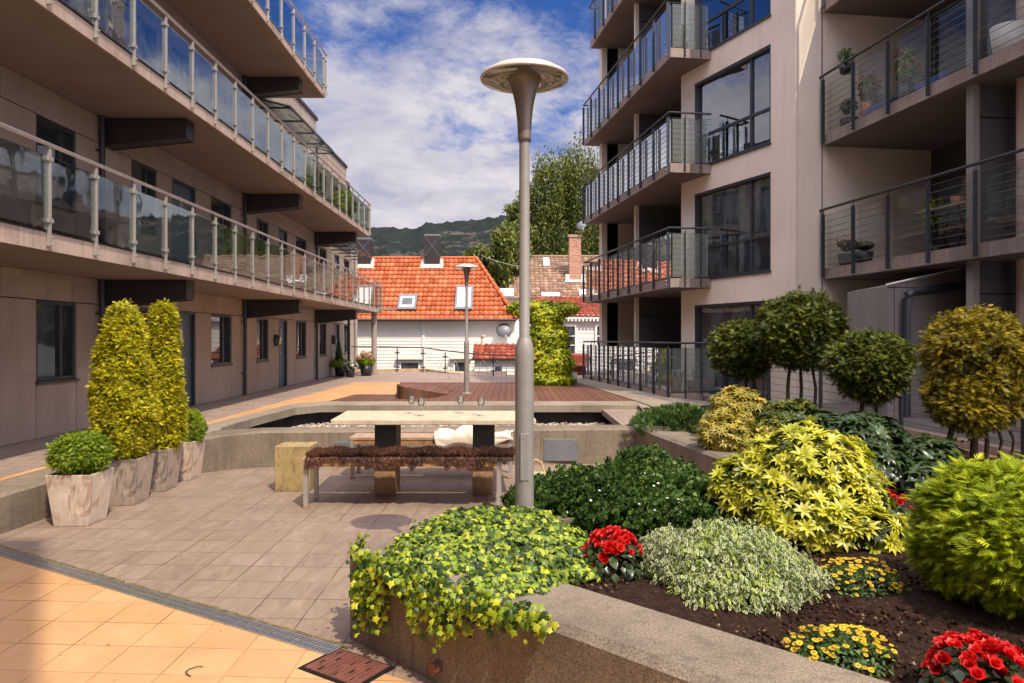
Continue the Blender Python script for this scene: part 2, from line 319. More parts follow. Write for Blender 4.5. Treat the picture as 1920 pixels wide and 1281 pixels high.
M['yellow_petal'] = leafmat('yellow_petals', [(0, (.62, .40, .01)), (1, (.80, .60, .02))], .2)
M['pink_petal'] = leafmat('pink_petals', [(0, (.55, .28, .20)), (1, (.78, .55, .38))], .2)
M['white_petal'] = leafmat('white_petals', [(0, (.70, .66, .64)), (1, (.82, .80, .80))], .2)
M['centre'] = plain('flower_centre', (.20, .09, .01), .8)
M['creeper'] = leafmat('bright_creeper_leaves', [(0, (.07, .12, .008)), (.3, (.24, .32, .010)), (.7, (.56, .60, .02)), (1, (.78, .70, .03))], .35)
M['poplar'] = leafmat('poplar_leaves', [(0, (.045, .065, .012)), (.5, (.14, .17, .025)), (1, (.34, .34, .06))], .35)

# ------------------------------------------------------------------ mesh helpers
class MB:
    def __init__(s, fr=None): s.v = []; s.f = []; s.mi = []; s.sm = []; s.fr = fr; s.cur = 0; s.rnd = []
    def add(s, vs, fs, smooth=False, rnd=None):
        b = len(s.v)
        for p in vs: s.v.append(s.fr(*p) if s.fr else tuple(p))
        for f in fs: s.f.append(tuple(b + i for i in f)); s.mi.append(s.cur); s.sm.append(smooth); s.rnd.append(rnd if rnd is not None else 0.5)
    def box(s, x0, x1, y0, y1, z0, z1, rnd=None):
        s.add([(x0, y0, z0), (x1, y0, z0), (x1, y1, z0), (x0, y1, z0), (x0, y0, z1), (x1, y0, z1), (x1, y1, z1), (x0, y1, z1)],
              [(0, 3, 2, 1), (4, 5, 6, 7), (0, 1, 5, 4), (1, 2, 6, 5), (2, 3, 7, 6), (3, 0, 4, 7)], rnd=rnd)
    def frus(s, cx, cy, z0, z1, a0, b0, a1, b1):
        s.add([(cx - a0, cy - b0, z0), (cx + a0, cy - b0, z0), (cx + a0, cy + b0, z0), (cx - a0, cy + b0, z0), (cx - a1, cy - b1, z1), (cx + a1, cy - b1, z1), (cx + a1, cy + b1, z1), (cx - a1, cy + b1, z1)],
              [(0, 3, 2, 1), (4, 5, 6, 7), (0, 1, 5, 4), (1, 2, 6, 5), (2, 3, 7, 6), (3, 0, 4, 7)])
    def prism(s, poly, z0, z1):
        n = len(poly); zs0 = z0 if isinstance(z0, (list, tuple)) else [z0] * n; zs1 = z1 if isinstance(z1, (list, tuple)) else [z1] * n
        s.add([(p[0], p[1], zs0[i]) for i, p in enumerate(poly)] + [(p[0], p[1], zs1[i]) for i, p in enumerate(poly)],
              [tuple(range(n - 1, -1, -1)), tuple(range(n, 2 * n))] + [(i, (i + 1) % n, n + (i + 1) % n, n + i) for i in range(n)])
    def tube(s, pts, r, seg=8, cap=True):
        pts = [Vector(p) for p in pts]; n = len(pts); rs = r if isinstance(r, (list, tuple)) else [r] * n; vs = []; fs = []
        for i, p in enumerate(pts):
            d = (pts[min(i + 1, n - 1)] - pts[max(i - 1, 0)]).normalized(); ref = Vector((0, 0, 1)) if abs(d.z) < .9 else Vector((1, 0, 0))
            a = d.cross(ref).normalized(); b = d.cross(a)
            for k in range(seg):
                t = 2 * math.pi * k / seg; vs.append(tuple(p + (a * math.cos(t) + b * math.sin(t)) * rs[i]))
        for i in range(n - 1):
            for k in range(seg): fs.append((i * seg + k, i * seg + (k + 1) % seg, (i + 1) * seg + (k + 1) % seg, (i + 1) * seg + k))
        s.add(vs, fs, True)
        if cap: s.add([vs[k] for k in range(seg)], [tuple(range(seg))]); s.add([vs[(n - 1) * seg + k] for k in range(seg)], [tuple(range(seg - 1, -1, -1))])
    def lathe(s, prof, c=(0, 0, 0), seg=32, smooth=True):
        vs = []; fs = []
        for r, z in prof:
            for k in range(seg): t = 2 * math.pi * k / seg; vs.append((c[0] + r * math.cos(t), c[1] + r * math.sin(t), c[2] + z))
        for i in range(len(prof) - 1):
            for k in range(seg): fs.append((i * seg + k, i * seg + (k + 1) % seg, (i + 1) * seg + (k + 1) % seg, (i + 1) * seg + k))
        s.add(vs, fs, smooth)
    def build(s, name, mat, parent=None, bevel=0, label=None):
        org = Vector((0, 0, 0)); p = parent
        while p is not None: org += Vector(p.location); p = p.parent
        v = np.array(s.v, dtype=np.float64) - np.array(org)
        me = bpy.data.meshes.new(name); me.from_pydata(v.tolist(), [], s.f)
        for m_ in (mat if isinstance(mat, (list, tuple)) else [mat]): me.materials.append(m_)
        me.polygons.foreach_set('material_index', s.mi); me.polygons.foreach_set('use_smooth', s.sm)
        a = me.attributes.new('rnd', 'FLOAT', 'FACE'); a.data.foreach_set('value', s.rnd); me.update()
        o = bpy.data.objects.new(name, me); col.objects.link(o); o.parent = parent
        if bevel:
            b = o.modifiers.new('bevel', 'BEVEL'); b.width = bevel; b.segments = 2; b.limit_method = 'ANGLE'; b.angle_limit = R(40)
        if label: o['label'] = label
        return o

def thing(name, label, cat, loc=(0, 0, 0), group=None):
    o = bpy.data.objects.new(name, None); col.objects.link(o); o.location = loc; o.empty_display_size = .2
    o['label'] = label; o['category'] = cat
    if group: o['group'] = group
    return o
def tag(o, label, cat, group=None, kind=None):
    o['label'] = label; o['category'] = cat
    if group: o['group'] = group
    if kind: o['kind'] = kind
    return o
def struct(o): o['kind'] = 'structure'; return o
def dup(o, parent=None, loc=None, label=None):
    c = o.copy(); col.objects.link(c); c.parent = parent
    if loc is not None: c.location = loc
    if label: c['label'] = label
    for ch in list(o.children): dup(ch, c)
    return c

# ---- leaf templates: (verts, faces, material index per face)
def T_leaf(w=.4, fold=.08, curl=.15, l=1.0):
    return ([(0, 0, 0), (-w / 2, .4 * l, fold), (0, .45 * l, 0), (w / 2, .4 * l, fold), (-w * .3, .75 * l, fold * .6 - curl * .4), (0, .78 * l, -curl * .5), (w * .3, .75 * l, fold * .6 - curl * .4), (0, l, -curl)],
            [(0, 2, 1), (0, 3, 2), (1, 2, 5, 4), (2, 3, 6, 5), (4, 5, 7), (5, 6, 7)], [0] * 6)
def T_small():
    return ([(0, 0, 0), (-.3, .5, .1), (0, 1, 0), (.3, .5, .1)], [(0, 2, 1), (0, 3, 2)], [0, 0])
def compose(parts):
    V = []; F = []; Mi = []
    for (v, f, mi), mx in parts:
        b = len(V); V += [tuple(mx @ Vector(p)) for p in v]; F += [tuple(b + i for i in q) for q in f]; Mi += mi
    return V, F, Mi
def T_rosette(n=8, tilt=25, w=.26, l=1.0, jit=.0):
    r = random.Random(3)
    return compose([(T_leaf(w, .05, .22, l * r.uniform(.75, 1.05)), Matrix.Rotation(2 * math.pi * k / n + r.uniform(-.2, .2), 4, 'Z') @ Matrix.Rotation(R(tilt + r.uniform(-14, 18)), 4, 'X')) for k in range(n)])
def T_spray():
    parts = []; lf = ([(0, 0, 0), (-.075, .45, .02), (0, 1, 0), (.075, .45, .02)], [(0, 3, 2, 1)], [0])
    parts.append((lf, Matrix.Identity(4)))
    for i, y in enumerate((.12, .3, .48, .66)):
        for s in (-1, 1): parts.append((lf, Matrix.Translation((0, y, 0)) @ Matrix.Rotation(-s * R(38 - i * 3), 4, 'Z') @ Matrix.Rotation(R(8 * (1 if i % 2 else -1)), 4, 'Y') @ Matrix.Scale(.52 - .08 * i, 4)))
    return compose(parts)
def T_ivy():
    pts = [(0, 0), (.16, -.10), (.36, -.04), (.34, .16), (.60, .34), (.40, .48), (.22, .62), (0, 1.0), (-.22, .62), (-.40, .48), (-.60, .34), (-.34, .16), (-.36, -.04), (-.16, -.10)]
    v = [(0, .3, .07)] + [(x, y, -.32 * abs(x) ** 1.3 - .16 * y * y) for x, y in pts]; n = len(pts)
    return v, [(0, 1 + i, 1 + (i + 1) % n) for i in range(n)], [0] * n
def T_euo():
    a = [(0, 0), (.20, .22), (.25, .52), (.16, .82), (.02, 1), (-.15, .84), (-.24, .55), (-.19, .24)]
    v = [(x, y, .25 * abs(x) - .1 * y) for x, y in a] + [(x * .62 + .02, .48 + (y - .5) * .72, .25 * abs(x) * .5 + .012 - .1 * y) for x, y in a]
    n = 8; return v, [(i, (i + 1) % n, n + (i + 1) % n, n + i) for i in range(n)] + [tuple(range(n, 2 * n))], [0] * n + [1]
def T_flower(n=6, cup=35, w=.85, rings=2):
    P = []
    for r_ in range(rings):
        for k in range(n): P.append((T_leaf(w, .12, -.12, 1.0 - .28 * r_), Matrix.Rotation(2 * math.pi * (k + .5 * r_) / n, 4, 'Z') @ Matrix.Rotation(R(cup + 25 * r_), 4, 'X')))
    return compose(P)
def T_daisy():
    v = [(0, 0, .02)]; F = []; mi = []
    n = 10
    for k in range(n):
        t = 2 * math.pi * k / n; d = .28
        b = len(v); v += [(.3 * math.cos(t - d), .3 * math.sin(t - d), .03), (1.0 * math.cos(t - d * .8), 1.0 * math.sin(t - d * .8), 0), (1.0 * math.cos(t + d * .8), 1.0 * math.sin(t + d * .8), 0), (.3 * math.cos(t + d), .3 * math.sin(t + d), .03)]
        F.append((b, b + 1, b + 2, b + 3)); mi.append(0)
    b = len(v); v += [(.36 * math.cos(2 * math.pi * k / 8), .36 * math.sin(2 * math.pi * k / 8), .07) for k in range(8)]; F.append(tuple(range(b, b + 8))); mi.append(1)
    return v, F, mi

def scatter(name, tmpl, P, Z, Y, S, mats, parent=None, rnd=None, smooth=False):
    V, F, Mi = tmpl; V = np.array(V); n = len(P); P = np.asarray(P, float)
    Z = Z / np.linalg.norm(Z, axis=1, keepdims=True)
    Y = Y - (Y * Z).sum(1, keepdims=True) * Z; Y = Y / np.maximum(np.linalg.norm(Y, axis=1, keepdims=True), 1e-6); X = np.cross(Y, Z)
    S = np.asarray(S, float).reshape(-1, 1, 1) * np.ones((n, 1, 1))
    W = P[:, None, :] + S * (V[None, :, 0:1] * X[:, None, :] + V[None, :, 1:2] * Y[:, None, :] + V[None, :, 2:3] * Z[:, None, :])
    org = np.zeros(3); p = parent
    while p is not None: org += np.array(p.location); p = p.parent
    W = (W - org).reshape(-1, 3); nv = len(V)
    loops = np.concatenate([np.array(f) for f in F]); cnt = np.array([len(f) for f in F]); nl = len(loops)
    allL = (np.arange(n)[:, None] * nv + loops[None, :]).ravel(); allC = np.tile(cnt, n); st = np.concatenate([[0], np.cumsum(allC)[:-1]])
    me = bpy.data.meshes.new(name); me.vertices.add(len(W)); me.vertices.foreach_set('co', W.ravel())
    me.loops.add(len(allL)); me.loops.foreach_set('vertex_index', allL.astype(np.int32))
    me.polygons.add(len(allC)); me.polygons.foreach_set('loop_start', st.astype(np.int32)); me.polygons.foreach_set('loop_total', allC.astype(np.int32))
    for m_ in mats: me.materials.append(m_)
    me.polygons.foreach_set('material_index', np.tile(np.array(Mi, dtype=np.int32), n))
    if smooth: me.polygons.foreach_set('use_smooth', np.ones(len(allC), dtype=bool))
    if rnd is None: rnd = RNG.random(n)
    a = me.attributes.new('rnd', 'FLOAT', 'FACE'); a.data.foreach_set('value', np.repeat(rnd, len(F)).astype(np.float32))
    me.update(calc_edges=True); me.validate()
    o = bpy.data.objects.new(name, me); col.objects.link(o); o.parent = parent
    return o

def lump(d, seed, f=3.0):
    r = np.random.default_rng(seed); out = np.zeros(len(d))
    for k in range(5):
        w_ = r.normal(size=3) * f * (1 + .5 * k); out += np.sin(d @ w_ + r.uniform(0, 6)) / (1 + .6 * k)
    return out / 2.2
def ell_points(ells, n, seed, lo=.72, rough=.08, upbias=0.0, zmin=None, fl=3.0):
    """points near the surface of a union of ellipsoids (cx,cy,cz,rx,ry,rz)"""
    r = np.random.default_rng(seed); P = []; N = []
    A = np.array([(e[3] * e[4] + e[4] * e[5] + e[3] * e[5]) for e in ells]); A = A / A.sum()
    for e, a in zip(ells, A):
        k = int(n * a * 1.5); d = r.normal(size=(k, 3)); d[:, 2] += upbias; d /= np.linalg.norm(d, axis=1, keepdims=True)
        rr = lo + (1 - lo) * r.random(k) ** .5; rr = rr * (1 + rough * lump(d, seed + 5, fl))
        c = np.array(e[:3]); s = np.array(e[3:6]); p = c + d * s * rr[:, None]; nn = d / s; nn /= np.linalg.norm(nn, axis=1, keepdims=True)
        keep = np.ones(k, bool)
        for e2 in ells:
            if e2 is e: continue
            q = (p - np.array(e2[:3])) / np.array(e2[3:6]); keep &= (q ** 2).sum(1) > .62
        if zmin is not None: keep &= p[:, 2] > zmin
        P.append(p[keep]); N.append(nn[keep])
    P = np.concatenate(P); N = np.concatenate(N); i = r.permutation(len(P))[:n]; return P[i], N[i]
def prof_points(cx, cy, z0, z1, prof, n, seed, lo=.75, rough=.08):
    """points near the surface of a column whose radius at height t in 0..1 is prof(t)"""
    r = np.random.default_rng(seed); t = r.random(n * 2); pr = np.array([prof(x) for x in t]); keep = r.random(len(t)) < pr / pr.max(); t = t[keep][:n]; pr = pr[keep][:n]
    a = r.random(len(t)) * 2 * np.pi; d = np.stack([np.cos(a), np.sin(a), (t - .5) * 3], 1)
    rr = pr * (lo + (1 - lo) * r.random(len(t)) ** .5) * (1 + rough * lump(d, seed + 3, 3.0))
    P = np.stack([cx + rr * np.cos(a), cy + rr * np.sin(a), z0 + (z1 - z0) * t], 1)
    dp = np.array([(prof(min(1, x + .02)) - prof(max(0, x - .02))) / (.04 * (z1 - z0)) for x in t])
    N = np.stack([np.cos(a), np.sin(a), -dp], 1); N /= np.linalg.norm(N, axis=1, keepdims=True); return P, N
def rand_dirs(n, seed): r = np.random.default_rng(seed); d = r.normal(size=(n, 3)); return d / np.linalg.norm(d, axis=1, keepdims=True)
UP = np.array([0, 0, 1.0])
def tufts(P, N, k, rad, seed, lift=.35, length=1.0):
    """k sprays fanning out of every tuft centre, so that gaps stay open between the tufts"""
    r = np.random.default_rng(seed); n = len(P); d = r.normal(size=(n, k, 3)); Nn = np.repeat(N[:, None, :], k, 1); d -= (d * Nn).sum(2, keepdims=True) * Nn
    tone = np.repeat(r.normal(0, .16, n)[:, None], k, 1).ravel(); sz = np.repeat(r.uniform(.7, 1.3, n)[:, None], k, 1)
    Q = P[:, None, :] + d * rad * .38 * sz[..., None] + Nn * (r.random((n, k, 1)) - .4) * rad * .8 * sz[..., None]
    Yd = Nn * .75 + d * .55 + UP * lift; Z = Nn * .45 + UP * .75 + r.normal(size=Yd.shape) * .42
    return Q.reshape(-1, 3), Z.reshape(-1, 3), Yd.reshape(-1, 3), tone

# ------------------------------------------------------------------ ground and paving
mb = MB(); mb.box(-3000, 3000, -500, 5000, -2.6, -2.5); struct(mb.build('ground', M['ground']))
PATIO = [(-4.6, 1.2), (3.6, -.6), (3.6, 2.0), (-.2, 4.9), (2.0, 6.6), (1.7, 10.4), (-3.4, 10.2), (-4.5, 8.5)]
mb = MB(); mb.add([(-4.75, -2.5, 0), (4.2, -2.5, 0), (4.2, 10.5, 0), (-4.75, 10.5, 0)], [(0, 1, 2, 3)]); struct(mb.build('patio', M['tile_grey']))
mb = MB(); mb.prism([(-4.75, -2.4), (1.5, -2.4), (1.3, 1.8), (-.42, 3.62), (-.98, 3.99), (-3.99, 5.815), (-4.75, 6.28)], .001, .005); struct(mb.build('ochre_paving', M['tile_ochre']))
mb = MB(); mb.box(-6.45, -4.80, -1, 22.6, .26, .336); mb.box(-6.45, -.2, 22.6, 30.2, .26, .336); mb.box(-6.45, -.2, 30.2, 30.4, -2.5, .330); struct(mb.build('walkway', M['tile_walk']))
mb = MB(); z = .341
mb.add([(-5.0, -1, z), (-4.84, -1, z), (-4.84, 10.3, z), (-4.93, 10.3, z)], [(0, 1, 2, 3)])
OC = [(-4.93, 10.3), (-4.82, 10.3), (-4.66, 11.8), (-4.3, 14.6), (-3.72, 14.9), (-3.55, 16.8), (-2.6, 16.8), (-3.2, 21.4), (1.75, 21.4), (1.68, 22.7), (-4.78, 22.7)]
mb.add([(p[0], p[1], z) for p in OC], [tuple(range(len(OC)))])
struct(mb.build('ochre_strip', M['tile_ochre']))
# terrace apron around the deck and to the right
mb = MB(); mb.box(-.2, 4.6, 21.38, 27, .22, .335); mb.box(1.7, 3.6, 10.1, 21.4, .24, .345); mb.box(2.2, 5.2, 4, 14, .25, .335); struct(mb.build('terrace_path', M['tile_walk']))
# deck
DK = [(-3.7, 14.98), (2.47, 15.06), (1.82, 21.35), (-3.2, 21.35), (-2.6, 16.8), (-3.53, 16.8)]
mb = MB(); mb.prism(DK, .30, .42); struct(mb.build('deck', M['deck']))
mb = MB()
base = [(-2.65, 17.15), (-2.47, 16.2), (-2.38, 15.66), (-2.32, 15.55), (-2.2, 15.5), (-2.03, 15.55), (-1.72, 15.8), (-1.55, 16.2), (-1.45, 16.75)]; tz = [.62, .69, .70, .69, .665, .635, .555, .49, .425]
n = len(base); mb.add([(x, y, .415) for x, y in base] + [(x, y, z_) for (x, y), z_ in zip(base, tz)], [(i, i + 1, n + i + 1, n + i) for i in range(n - 1)], True)
mb.cur = 1; mb.add([(x, y, z_) for (x, y), z_ in zip(base, tz)] + [(-1.5, 20.2, .424), (-3.0, 20.6, .424)], [(n, n + 1, 0), (0, 1, n), (1, 2, n), (2, 3, n), (3, 4, n), (4, 5, n), (5, 6, n), (6, 7, n), (7, 8, n)])
mb.cur = 0; mb.add([(-2.65, 17.15, .415), (-2.65, 17.15, .62), (-3.0, 20.6, .424)], [(0, 1, 2)])
tag(mb.build('raised_deck_ramp', [M['corten'], M['deck']]), 'raised wooden ramp with a curved dark side on the brown deck', 'ramp')

# ------------------------------------------------------------------ concrete walls
def offset(pts, d):
    out = []
    for i, p in enumerate(pts):
        ns = []
        for a, b in ((i - 1, i), (i, i + 1)):
            if a < 0 or b >= len(pts): continue
            v = Vector((pts[b][0] - pts[a][0], pts[b][1] - pts[a][1])).normalized(); ns.append(Vector((v.y, -v.x)))
        nn = sum(ns, Vector((0, 0))).normalized(); k = nn.dot(ns[0]); out.append((p[0] + nn.x * d / k, p[1] + nn.y * d / k))
    return out
def wall_sweep(name, pts, width, tops, bot, mat, parent=None, ch=.045):
    inner = offset(pts, width); cha = offset(pts, ch * (1 if width > 0 else -1)); mb = MB(); n = len(pts); vs = []
    for i in range(n):
        t = tops[i] if isinstance(tops, list) else tops
        vs += [(*pts[i], bot), (*pts[i], t - ch * .7), (*cha[i], t), (*inner[i], t), (*inner[i], bot)]
    fs = []
    for i in range(n - 1):
        for k in range(4):
            q = (i * 5 + k, (i + 1) * 5 + k, (i + 1) * 5 + k + 1, i * 5 + k + 1); fs.append(q if width > 0 else q[::-1])
    mb.add(vs, fs); mb.add(vs[:5], [(0, 1, 2, 3, 4)]); mb.add(vs[-5:], [(4, 3, 2, 1, 0)])
    return mb.build(name, mat, parent)
K = [(3.4, -.1), (-.915, 4.218), (-.60, 4.87), (2.25, 6.5), (1.68, 10.1)]
pl = thing('concrete_planter', 'large raised planter with thick pale aggregate concrete walls, full of shrubs', 'planter', (0.5, 4.5, 0))
wall_sweep('planter_wall', K, .43, .5, 0, M['conc'], pl)
mb = MB(); mb.tube([(-.36, 3.655, .09), (-.392, 3.623, .087)], .03, 14); mb.build('outlet_pipe', M['redbrown'], pl)
Ki = offset(K, .42)
# soil as an uneven sheet
def soil():
    from mathutils.geometry import tessellate_polygon
    poly = [Ki[0], Ki[1], Ki[2], Ki[3], (2.10, 10.2), (2.35, 13.4), (4.2, 14.0), (4.72, 12), (5.05, 8), (5.35, 3.5), (6.0, -.1)]
    xs = np.arange(-.9, 6.1, .07); ys = np.arange(-.2, 14.1, .07); inside = lambda x, y: sum(((poly[i][1] > y) != (poly[i - 1][1] > y)) and (x < (poly[i - 1][0] - poly[i][0]) * (y - poly[i][1]) / (poly[i - 1][1] - poly[i][1]) + poly[i][0]) for i in range(len(poly))) % 2 == 1
    idx = {}; V = []; F = []
    def vid(i, j):
        if (i, j) not in idx:
            x, y = xs[i], ys[j]; idx[(i, j)] = len(V)
            V.append((x, y, .452 + .02 * math.sin(x * 5 + y * 3) * math.sin(y * 4.1) + random.uniform(-.010, .012)))
        return idx[(i, j)]
    for i in range(len(xs) - 1):
        for j in range(len(ys) - 1):
            if inside(xs[i] + .035, ys[j] + .035): F.append((vid(i, j), vid(i + 1, j), vid(i + 1, j + 1), vid(i, j + 1)))
    mb = MB(); mb.add(V, F, True); return mb.build('garden_soil', M['soil'])
struct(soil())
mb = MB(); mb.prism([Ki[0], Ki[1], Ki[2], Ki[3], (2.10, 10.2), (2.35, 13.4), (4.2, 14.0), (5.3, 3.5), (6, -.1)], .2, .405); struct(mb.build('soil_bed', M['soil']))
# clods on the soil
P = np.stack([RNG.uniform(.2, 2.9, 9000), RNG.uniform(2.0, 5.2, 9000), np.full(9000, .460)], 1); P = P[(P[:, 0] + P[:, 1] > 4.0)]
clod = ([(1, 0, 0), (-1, 0, 0), (0, 1, 0), (0, -1, 0), (0, 0, .8), (0, 0, -.8)], [(0, 2, 4), (2, 1, 4), (1, 3, 4), (3, 0, 4), (2, 0, 5), (1, 2, 5), (3, 1, 5), (0, 3, 5)], [0] * 8)
o = scatter('soil_clods', clod, P, rand_dirs(len(P), 1), rand_dirs(len(P), 2), RNG.uniform(.003, .014, len(P)) , [M['clod']]); o['kind'] = 'stuff'; o['label'] = 'dark crumbly soil clods in the planter'; o['category'] = 'soil'

curb = [(-4.45, 1.0), (-4.42, 6.4), (-4.37, 7.2), (-4.22, 8.4), (-4.10, 8.95), (-3.9, 9.35), (-3.62, 9.62), (-3.3, 9.76), (1.72, 10.10)]
tops = [.336, .338, .345, .37, .40, .43, .455, .47, .47]
pw = thing('patio_wall', 'low grey aggregate concrete wall curving round the sunken patio', 'wall', (-1, 10, 0))
wall_sweep('wall_body', curb, -.44, tops, 0, M['conc'], pw, .03)
mb = MB(); mb.box(.428, .878, 10.0, 10.026, .045, .34); o = mb.build('access_plate', M['grey_plate'], pw, .004)
for sx in (.455, .852):
    mb = MB(); mb.tube([(sx, 9.992, .31), (sx, 10.002, .31)], .008, 8); mb.build('screw', M['steel'], o)
mb = MB(); mb.box(-2.32, -1.79, 9.80, 9.835, .03, .33); mb.build('access_plate', M['grey_plate'], pw, .004)
# pebble channel, coping, border
mb = MB(); mb.box(-4.2, 2.75, 10.45, 14.35, -.05, .03); struct(mb.build('channel_bed', M['soil']))
cop = [(-4.05, 10.35), (-4.10, 11.9), (-3.95, 13.6), (-3.6, 14.1), (2.55, 14.1), (2.05, 10.5)]
cp = thing('pool_coping', 'pale concrete coping round the dry pebble channel in front of the deck', 'coping', (0, 14.5, 0))
outr = [(-4.86, 10.35), (-4.70, 11.8), (-4.32, 14.6), (-3.70, 15.0), (2.47, 15.08), (2.75, 10.4)]
mb = MB(); zo = [.345, .35, .40, .42, .42, .42]; n = 6
vs = [(*p, .42) for p in cop] + [(*p, zo[i]) for i, p in enumerate(outr)] + [(*p, .29) for p in cop]
vs[0] = (cop[0][0], cop[0][1], .44); vs[5] = (cop[5][0], cop[5][1], .46)
fs = [(i, i + 1, n + i + 1, n + i) for i in range(n - 1)] + [(2 * n + i, 2 * n + i + 1, i + 1, i) for i in range(n - 1)]
mb.add(vs, fs); mb.build('coping_slab', M['conc_light'], cp)
und = offset(cop, -.16); mb = MB(); mb.add([(*p, .02) for p in und] + [(*p, .40) for p in und], [(i, i + 1, n + i + 1, n + i) for i in range(n - 1)]); mb.build('channel_wall', concrete('dark_channel_concrete', (.05, .045, .045), .3, .3, True), cp)  # recessed channel wall in a darker concrete tone than the coping
mb = MB(); mb.add([(-4.88, 9.0, .344), (-4.54, 8.9, .40), (-3.9, 10.05, .455), (-4.06, 10.36, .44), (-4.88, 10.36, .346)], [(0, 1, 2, 3, 4)]); mb.build('curved_corner', M['conc_light'], cp)
npb = 2600; P = np.stack([RNG.uniform(-4.0, 2.5, npb), RNG.uniform(12.9, 14.25, npb), RNG.uniform(.03, .065, npb)], 1)
ico = ([(1, 0, 0), (.3, .9, .1), (-.7, .6, 0), (-.9, -.4, .1), (-.1, -1, 0), (.8, -.6, .1), (.1, 0, .75), (0, .1, -.6)], [(0, 1, 6), (1, 2, 6), (2, 3, 6), (3, 4, 6), (4, 5, 6), (5, 0, 6), (1, 0, 7), (2, 1, 7), (3, 2, 7), (4, 3, 7), (5, 4, 7), (0, 5, 7)], [0] * 12)
o = scatter('pebbles', ico, P, rand_dirs(npb, 3) + UP * 2, rand_dirs(npb, 4), RNG.uniform(.025, .055, npb), [M['pebble']], smooth=True); tag(o, 'pale rounded pebbles in the dry channel before the deck', 'pebbles', kind='stuff')
# light border along the far fence
mb = MB(); mb.prism([(2.50, 15.0), (3.32, 15.9), (2.16, 23.7), (1.83, 21.3)], .33, .43); mb.prism([(2.78, 10.4), (4.4, 13.9), (3.35, 15.95), (2.52, 15.05)], .33, .428); struct(mb.build('concrete_border', M['conc_light']))

# ------------------------------------------------------------------ drain
dr = thing('drain_channel', 'long slotted steel drainage channel between grey and ochre tiles', 'drain', (-2.5, 4.95, 0))
A = Vector((-4.46, 6.16)); B = Vector((-.965, 4.035)); d = (B - A); Ld = d.length; d.normalize(); nrm = Vector((-d.y, d.x))
fr = lambda u, v, z: (A.x + d.x * u + nrm.x * v, A.y + d.y * u + nrm.y * v, z)
mb = MB(fr); mb.box(0, Ld, -.062, .062, .001, .004); mb.build('channel_body', M['black'], dr)
mb = MB(fr)
for v0 in (-.062, .048): mb.box(0, Ld, v0, v0 + .014, .004, .011)
k = 0.0
while k < Ld: mb.box(k, k + .014, -.048, .048, .004, .010); k += .026
mb.box(0, Ld, -.004, .004, .0045, .0095); mb.build('grating', M['steel'], dr)
mb = MB(fr)
for i in range(240):
    u = random.uniform(0, Ld); mb.box(u, u + random.uniform(.02, .09), .064, .064 + random.uniform(.01, .03), .001, random.uniform(.006, .013))
mb.build('moss_edge', plain('moss_and_grit', (.13, .10, .035), .95, var=.6, scale=25), dr)
A2 = Vector((-.935, 4.05)); e1 = (Vector((-.67, 3.87)) - A2); e2 = (Vector((-1.06, 3.84)) - A2)
fr2 = lambda u, v, z: (A2.x + e1.x * u + e2.x * v, A2.y + e1.y * u + e2.y * v, z)
dc = thing('drain_cover', 'square rusty red drain cover with slots at the planter corner', 'drain cover', (-.87, 3.87, 0))
mb = MB(fr2); mb.box(-.08, 1.25, -.06, 1.15, .0052, .0072); mb.build('gutter_rim', M['black'], dc)
mb = MB(fr2)
mb.box(0, 1.15, 0, 1.05, .0074, .0115)
mb.cur = 1
for i in range(6):
    for j in range(4):
        if (i + j) % 2 == 0: mb.box(.08 + i * .17, .12 + i * .17, .06 + j * .25, .22 + j * .25, .0116, .0120)
mb.cur = 0
for i in range(11):
    mb.box(.03 + i * .1, .05 + i * .1, .01, 1.04, .0116, .0145)
mb.build('cover_plate', [M['redbrown'], M['black']], dc)
mb = MB(); mb.tube([(-1.62, 3.74, .012), (-1.645, 3.76, .016), (-1.645, 3.80, .012), (-1.61, 3.825, .016), (-1.585, 3.83, .012)], .0028, 5); mb.tube([(-1.635, 3.75, .01), (-1.60, 3.72, .012)], .0025, 5)
tag(mb.build('dry_twig', M['bark']), 'small curled dry twig lying on the ochre tiles', 'twig')

# ------------------------------------------------------------------ left apartment building
XW = -6.37; GX = -4.83
lb = thing('apartment_building', 'long brown panelled apartment block with stacked glass-railed access galleries', 'building', (-8, 15, 0))
WIN = [(10.0, 10.92), (12.5, 13.4), (15.81, 16.97), (18.63, 19.54), (22.02, 23.13), (24.73, 25.63), (28.3, 29.3)]
DOOR = [(14.0, 15.04), (20.39, 21.18), (26.78, 27.58)]
WIN0 = [(2.5, 3.5), (5.6, 6.6), (7.6, 8.5)]
LV = [(.336, 2.21, 2.60), (2.79, 4.70, 5.11), (5.30, 7.20, 7.885)]   # floor, opening head, soffit
YEND = [30.2, 30.2, 28.65]
mb = MB(); mb.box(-15, XW - .16, -1, 30.1, -2.5, 7.9); mb.box(-15, XW - .16, -1, 24.2, 7.9, 8.72); mb.box(-15, XW - .16, 24.2, 28.6, 7.9, 8.2); mb.build('wall_core', M['black'], lb)
joints = sorted(set([v for a in WIN + DOOR + WIN0 for v in a] + [0, 4.5, 9.0, 11.55, 17.75, 24.15, 30.2]))
mb = MB(); g = .007
def panel(y0, y1, z0, z1):
    if y1 - y0 > .03 and z1 - z0 > .03: mb.box(XW - .03, XW + random.uniform(-.001, .001), y0 + g, y1 - g, z0 + g, z1 - g, rnd=random.random())
